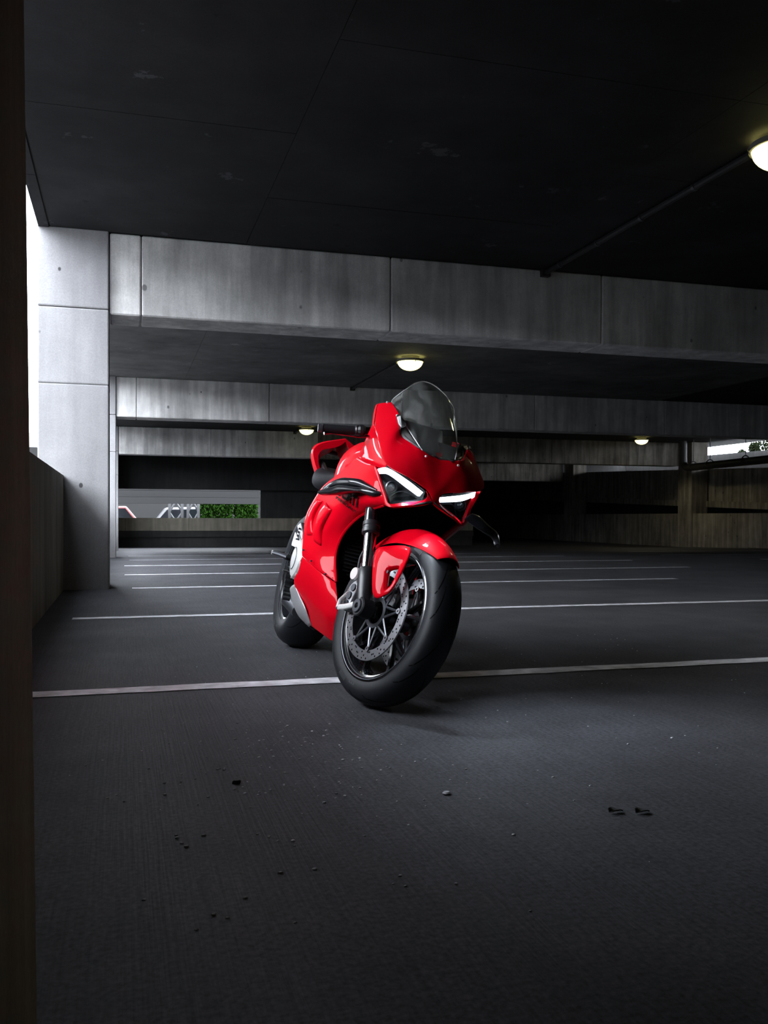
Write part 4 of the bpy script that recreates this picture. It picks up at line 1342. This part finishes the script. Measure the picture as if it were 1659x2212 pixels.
# side cover joining tank and seat
for s in (-1, 1):
    pf = (lambda p: Vector(p)) if s < 0 else flip
    MB().grid(loft([[pf(p) for p in ((-0.3570, -0.1860, 0.8400), (-0.4740, -0.1760, 0.8280), (-0.6380, -0.1600, 0.8300), (-0.7350, -0.1500, 0.8140))], [pf(p) for p in ((-0.3010, -0.1880, 0.7970), (-0.4810, -0.1800, 0.7900), (-0.6420, -0.1680, 0.7860), (-0.8100, -0.1500, 0.7860))]], 11, 5)).build('tank_side_cover', M_RED, BIKE, smooth=True, solid=0.004)

rows = []
for (u, hw, top, th) in ((-0.92, 0.085, 0.845, 0.03), (-1.02, 0.115, 0.842, 0.04), (-1.14, 0.145, 0.848, 0.05), (-1.26, 0.150, 0.862, 0.055), (-1.36, 0.130, 0.885, 0.06), (-1.43, 0.10, 0.905, 0.05)):
    r = []
    for k in range(20):
        a = 2 * pi * k / 20
        r.append((u, hw * (abs(cos(a)) ** 0.6) * (1 if cos(a) > 0 else -1), top - th + th * (abs(sin(a)) ** 0.7) * (1 if sin(a) > 0 else -1)))
    rows.append(r)
st_ = MB()
st_.grid([cru(r, 20) for r in rows], close=True)
st_.f.append(list(range(20)))
st_.f.append(list(range(100, 120)))
st_.build('seat', M_SEAT, BIKE, smooth=True, angle=60, sub=1)

TO = [(-1.4400, 0.0120, 1.0560), (-1.4400, -0.0230, 1.0400), (-1.4400, -0.0630, 1.0240), (-1.4400, -0.1010, 1.0040), (-1.4400, -0.1250, 0.9840), (-1.4400, -0.1360, 0.9600), (-1.4300, -0.1320, 0.9330), (-1.4000, -0.1210, 0.8940), (-1.3400, -0.0990, 0.8340)]
TI = [(-1.4400, 0.0110, 1.0420), (-1.4400, -0.0080, 1.0180), (-1.4400, -0.0420, 0.9960), (-1.4400, -0.0790, 0.9800), (-1.4400, -0.0970, 0.9660), (-1.4300, -0.1080, 0.9410), (-1.4200, -0.1050, 0.9180), (-1.3900, -0.0990, 0.8830), (-1.3400, -0.0840, 0.8380)]
mid_u = 0.0
to = cr(TO, 23)
ti = cr(TI, 23)
cv0 = to[0].y
full_o = [Vector((p.x, p.y - cv0, p.z)) for p in to]
full_i = [Vector((p.x, p.y - cv0, p.z)) for p in ti]
SHIFT = Vector((0, cv0, 0))
ring_o = list(reversed(full_o)) + [flip(p) for p in full_o[1:]]
ring_i = list(reversed(full_i)) + [flip(p) for p in full_i[1:]]


def back_ring(R, du, k, dz):
    return [Vector((p.x + du, p.y * k, p.z + dz)) for p in R]


rows = []
bo = [back_ring(ring_o, -0.0, 1, 0), back_ring(ring_o, -0.03, 1.02, 0.006), back_ring(ring_o, -0.12, 0.9, 0.0), back_ring(ring_o, -0.20, 0.62, -0.012)]
bi = [back_ring(ring_i, -0.20, 0.58, -0.012), back_ring(ring_i, -0.12, 0.88, 0.0), back_ring(ring_i, -0.03, 1.0, 0.0), back_ring(ring_i, -0.0, 1, 0)]
tm = MB()
tm.grid([bi[3]] + bo + bi)
tm.xf(lambda p: p + SHIFT)
tm.build('tail_fairing', M_RED, BIKE, smooth=True, angle=45)
MB().box((-1.67, -0.035, 0.985), (-1.63, 0.035, 1.01)).build('tail_light', M_BLK, BIKE, bevel=0.01)
for s in (-1, 1):
    MB().tube([(-0.85, s * 0.11, 0.70), (-1.15, s * 0.09, 0.80), (-1.46, s * 0.07, 0.90)], [(0.02, 0.014)] * 3, 10).build('subframe_rail', M_BLK, BIKE, smooth=True)

# ---------------------------------------------------------------- engine, swingarm, lower details
en = MB()
en.prism([(-0.50, -0.15, 0.24), (-0.95, -0.15, 0.22), (-1.06, -0.15, 0.34), (-1.02, -0.15, 0.56), (-0.92, -0.15, 0.74), (-0.55, -0.15, 0.78), (-0.50, -0.15, 0.5)], (0, 0.30, 0))
ENG = en.build('engine', M_MATB, BIKE, bevel=0.03)
cc = Vector((-0.7620, -0.2380, 0.4200))
cov = MB().lathe([(-.012, .0001), (-.014, .046), (-.010, .056), (-.010, .062), (-.006, .075), (.004, .082), (.020, .084), (.055, .080), (.055, .0001)], cc, seg=48, closed=False).build('clutch_cover', M_SILV, BIKE, smooth=True, angle=30)
for k in range(7):
    a = 2 * pi * k / 7
    MB().lathe([(-.002, .0001), (-.002, .007), (.02, .009), (.02, .0001)], cc + Vector((0.080 * cos(a), 0, 0.080 * sin(a))), seg=10, closed=False).build('cover_bolt', M_SILV, cov, smooth=True)
MB().lathe([(-.0155, .044), (-.0160, .046), (-.0140, .048), (-.0130, .045)], cc, seg=48).build('cover_groove', M_BLK, cov)
# exhaust collector shield under the belly
rows = [[(-0.7470, -0.2240, 0.3160), (-0.6840, -0.2060, 0.2750), (-0.6280, -0.1880, 0.2380), (-0.6190, -0.1500, 0.1770)],
        [(-0.8090, -0.2200, 0.3050), (-0.7420, -0.2060, 0.2620), (-0.6650, -0.1860, 0.2160), (-0.6450, -0.1460, 0.1690)],
        [(-0.9020, -0.2050, 0.2890), (-0.8610, -0.1920, 0.2430), (-0.7870, -0.1700, 0.1950), (-0.7050, -0.1350, 0.1640)],
        [(-0.9770, -0.1800, 0.2680), (-0.9610, -0.1600, 0.2240), (-0.8610, -0.1450, 0.1840), (-0.7620, -0.1200, 0.1570)]]
SH_ = MB().grid(loft(rows, 17, 13)).build('exhaust_shield', M_SHLD, BIKE, smooth=True, angle=None, solid=0.004)
rows = [[(-0.86, -0.13, 0.33), (-0.78, -0.13, 0.18), (-0.66, -0.12, 0.155)], [(-0.98, -0.10, 0.33), (-0.98, -0.10, 0.185), (-0.80, -0.08, 0.15)], [(-1.0, 0.1, 0.33), (-0.99, 0.1, 0.185), (-0.80, 0.08, 0.15)]]
MB().grid(loft(rows, 11, 11)).build('exhaust_box', M_GREY, BIKE, smooth=True, solid=0.004)
MB().tube([(-0.92, -0.14, 0.20), (-1.06, -0.165, 0.235)], [0.032, 0.036], 16).build('exhaust_tip', M_GREY, BIKE, smooth=True)
# single-sided swingarm, on the left
MB().tube(cr([(-0.98, 0.02, 0.42), (-1.15, 0.12, 0.44), (-1.32, 0.145, 0.40), (-1.469, 0.14, 0.336)], 16), [(0.06, 0.05)] * 8 + [(0.05, 0.03)] * 8, 14, squash=(0, 0, 1)).build('swingarm', M_SILV, BIKE, smooth=True)
MB().lathe([(-0.125, .0001), (-0.125, .045), (.12, .045), (.12, .0001)], (-1.469, 0, .336), seg=24, closed=False).build('rear_hub', M_GLB, BIKE, smooth=True)
# heel guard and foot peg hanger, right
hg = MB().prism([(-1.0720, -0.2050, 0.5340), (-1.0930, -0.1950, 0.5390), (-0.9500, -0.2000, 0.4920), (-0.8790, -0.2150, 0.4640), (-0.9980, -0.2250, 0.4720), (-1.0170, -0.2220, 0.4850)], (0.0, 0.012, 0.0)).build('heel_guard', M_SILV, BIKE, bevel=0.003)
MB().prism([(-1.1480, -0.1900, 0.5670), (-1.0780, -0.1900, 0.5850), (-0.8870, -0.2100, 0.5360), (-0.8060, -0.2250, 0.4980), (-0.9350, -0.2100, 0.5030)], (0, 0.02, 0)).build('rearset_plate', M_GREY, BIKE, bevel=0.004)
for k in range(4):
    q = Vector((-0.9940, -0.2050, 0.5520)) + Vector((0.006 * k, -0.002 * k, -0.016 * k))
    MB().lathe([(-.006, .0001), (-.006, .0045), (.012, .0045), (.012, .0001)], q, seg=10, closed=False).build('rearset_bolt', M_GREY, BIKE)
for s in (-1, 1):
    pf = (lambda p: Vector(p)) if s < 0 else flip
    pg = MB().tube([pf(p) for p in ((-0.9220, -0.3120, 0.4240), (-0.8940, -0.2820, 0.4220), (-0.8760, -0.2560, 0.4180))], [0.009, 0.0105, 0.0115], 10).build('foot_peg', M_GREY, BIKE, smooth=True)
    MB().tube([pf(p) for p in ((-0.8780, -0.2600, 0.4200), (-0.8820, -0.2380, 0.4160), (-0.9630, -0.2000, 0.4340))], [0.014, 0.013, 0.016], 10).build('peg_bracket', M_BLK, pg, smooth=True)
    MB().lathe([(-.004 if s < 0 else .004, .0001), (-.004 if s < 0 else .004, .009), (0, .010)], pf((-0.9220, -0.3120, 0.4240)), seg=14, closed=False).build('peg_end', M_SILV, pg, smooth=True)
pd = MB().tube(cr([(-0.8050, -0.2750, 0.3620), (-0.8120, -0.2550, 0.3600), (-0.7990, -0.2350, 0.3570), (-0.8520, -0.2200, 0.3840)], 12), 0.0045, 8).build('brake_pedal', M_BLK, BIKE, smooth=True)
mc = MB()
for k in range(6):
    q = Vector((-0.9390, -0.2150, 0.3370)) + Vector((0, 0.002 * k, -0.018 * k))
    mc.lathe([(-.016, .0001), (-.016, .012), (.016, .012), (.016, .0001)], q, seg=10)
mc.build('rear_master_cylinder', M_BLK, BIKE, smooth=True, angle=30)
# side stand
MB().tube([(-0.78, 0.12, 0.24), (-0.80, 0.20, 0.13), (-0.83, 0.310, 0.086)], [0.016, 0.014, 0.012], 10).build('side_stand', M_BLK, BIKE, smooth=True)
MB().box((-0.87, 0.310 - 0.03, 0.086 - 0.012), (-0.80, 0.310 + 0.03, 0.086 + 0.004)).build('stand_foot', M_BLK, BIKE, bevel=0.004)


# ---------------------------------------------------------------- lettering
def lettering(txt, size, place, name, mt_, par, spacing=1.0, xs=1.0, bold=0.0, width=None):
    cu = bpy.data.curves.new('txt', 'FONT')
    cu.body = txt
    cu.size = 1.0
    cu.space_character = spacing
    cu.offset = bold
    cu.resolution_u = 3
    to_ = bpy.data.objects.new('txt', cu)
    COL.objects.link(to_)
    bpy.context.view_layer.update()
    me = bpy.data.meshes.new_from_object(to_.evaluated_get(bpy.context.evaluated_depsgraph_get()))
    bpy.data.objects.remove(to_)
    bm = bmesh.new()
    bm.from_mesh(me)
    bmesh.ops.triangulate(bm, faces=bm.faces)
    for _ in range(5):
        le = [e_ for e_ in bm.edges if e_.calc_length() > 0.09]
        if not le:
            break
        bmesh.ops.subdivide_edges(bm, edges=le, cuts=1, use_grid_fill=False)
        bmesh.ops.triangulate(bm, faces=bm.faces)
    if width:
        xs = width / (size * max(v.co.x for v in bm.verts))
    for v in bm.verts:
        v.co = place(v.co.x * size * xs, v.co.y * size)
    bm.to_mesh(me)
    bm.free()
    me.name = name
    me.materials.clear()
    return obj(name, me, mt_, par)


def on_grid(G, wid, hgt):
    """letters laid on a patch of the fairing; G = rows (bottom, middle, top) of surface points"""
    nu, nv = len(G[0]) - 1, len(G) - 1

    def place(x, y):
        s_ = max(0.0, min(0.9999, x / wid)) * nu
        t_ = max(0.0, min(0.9999, y / hgt)) * nv
        i_, j_ = int(s_), int(t_)
        a, b_ = s_ - i_, t_ - j_
        p = [[Vector(G[j_ + dj][i_ + di]) for di in (0, 1)] for dj in (0, 1)]
        return (p[0][0] * (1 - a) + p[0][1] * a) * (1 - b_) + (p[1][0] * (1 - a) + p[1][1] * a) * b_
    return place


G1 = [[(-0.4582, -0.2386, 0.7012), (-0.4079, -0.2363, 0.6927), (-0.3599, -0.2338, 0.6845), (-0.3151, -0.2310, 0.6766), (-0.2748, -0.2272, 0.6689), (-0.2405, -0.2222, 0.6613), (-0.2139, -0.2148, 0.6535), (-0.1958, -0.2051, 0.6467), (-0.1828, -0.1947, 0.6414)],
      [(-0.4665, -0.2368, 0.7186), (-0.4156, -0.2346, 0.7100), (-0.3668, -0.2322, 0.7017), (-0.3206, -0.2296, 0.6937), (-0.2779, -0.2264, 0.6861), (-0.2399, -0.2224, 0.6788), (-0.2068, -0.2173, 0.6718), (-0.1795, -0.2107, 0.6646), (-0.1586, -0.2018, 0.6572)],
      [(-0.4770, -0.2345, 0.7363), (-0.4256, -0.2323, 0.7277), (-0.3757, -0.2301, 0.7193), (-0.3281, -0.2277, 0.7112), (-0.2836, -0.2249, 0.7034), (-0.2431, -0.2214, 0.6961), (-0.2071, -0.2171, 0.6891), (-0.1752, -0.2119, 0.6824), (-0.1475, -0.2057, 0.6759)]]
G2 = [[(-0.3594, -0.2353, 0.6689), (-0.3265, -0.2330, 0.6627), (-0.2967, -0.2300, 0.6565), (-0.2717, -0.2258, 0.6502), (-0.2520, -0.2202, 0.6443), (-0.2373, -0.2131, 0.6388), (-0.2269, -0.2049, 0.6338), (-0.2188, -0.1968, 0.6298), (-0.2122, -0.1874, 0.6253)],
      [(-0.3611, -0.2349, 0.6748), (-0.3273, -0.2327, 0.6683), (-0.2964, -0.2299, 0.6621), (-0.2697, -0.2262, 0.6557), (-0.2481, -0.2211, 0.6494), (-0.2319, -0.2144, 0.6435), (-0.2201, -0.2064, 0.6380), (-0.2116, -0.1980, 0.6335), (-0.2042, -0.1890, 0.6289)],
      [(-0.3630, -0.2344, 0.6809), (-0.3284, -0.2323, 0.6741), (-0.2963, -0.2298, 0.6675), (-0.2682, -0.2264, 0.6611), (-0.2445, -0.2218, 0.6542), (-0.2267, -0.2154, 0.6479), (-0.2140, -0.2077, 0.6422), (-0.2047, -0.1994, 0.6374), (-0.1967, -0.1910, 0.6329)]]
lettering('DUCATI', 0.05, on_grid(G1, 0.3, 0.05 * 0.73), 'side_lettering', M_DEC, BIKE, spacing=1.06, bold=0.03, width=0.3)
lettering('PANIGALE', 0.05, on_grid(G2, 0.3, 0.05 * 0.73), 'side_lettering_small', M_DEC, BIKE, spacing=1.12, bold=0.022, width=0.3)

a0_ = 2.72


def on_cal(x, y):
    """along the outer rear edge of the right caliper, reading upwards"""
    r = 0.1585 + y
    a = 3.27 - x / 0.165
    return ST((r * cos(a), -0.1135 + max(0.0, r - 0.166) * 1.1, 0.3 + r * sin(a)))


lettering('brembo', 0.0185, on_cal, 'caliper_lettering', mat('caliper_red', (0.12, 0.02, 0.02), rough=0.4), BIKE, spacing=1.15, xs=1.1, bold=0.015)
n0 = flipl(Vector(K_[2]).lerp(Vector(K_[3]), 0.30))
n1 = flipl(Vector(K_[2]).lerp(Vector(K_[3]), 0.72))
nu_ = (flipl(Vector(O_[2]).lerp(Vector(O_[3]), 0.5)) - (n0 + n1) / 2).normalized()
dn = (n1 - n0).normalized()
nn_ = dn.cross(nu_).normalized()
nn_ = nn_ if nn_.x > 0 else -nn_
lettering('DUCATI', 0.011, lambda x, y: n0 + dn * x + nu_ * (y + 0.006) + nn_ * 0.0065, 'nose_lettering', M_DEC, BIKE, bold=0.02, width=(n1 - n0).length)
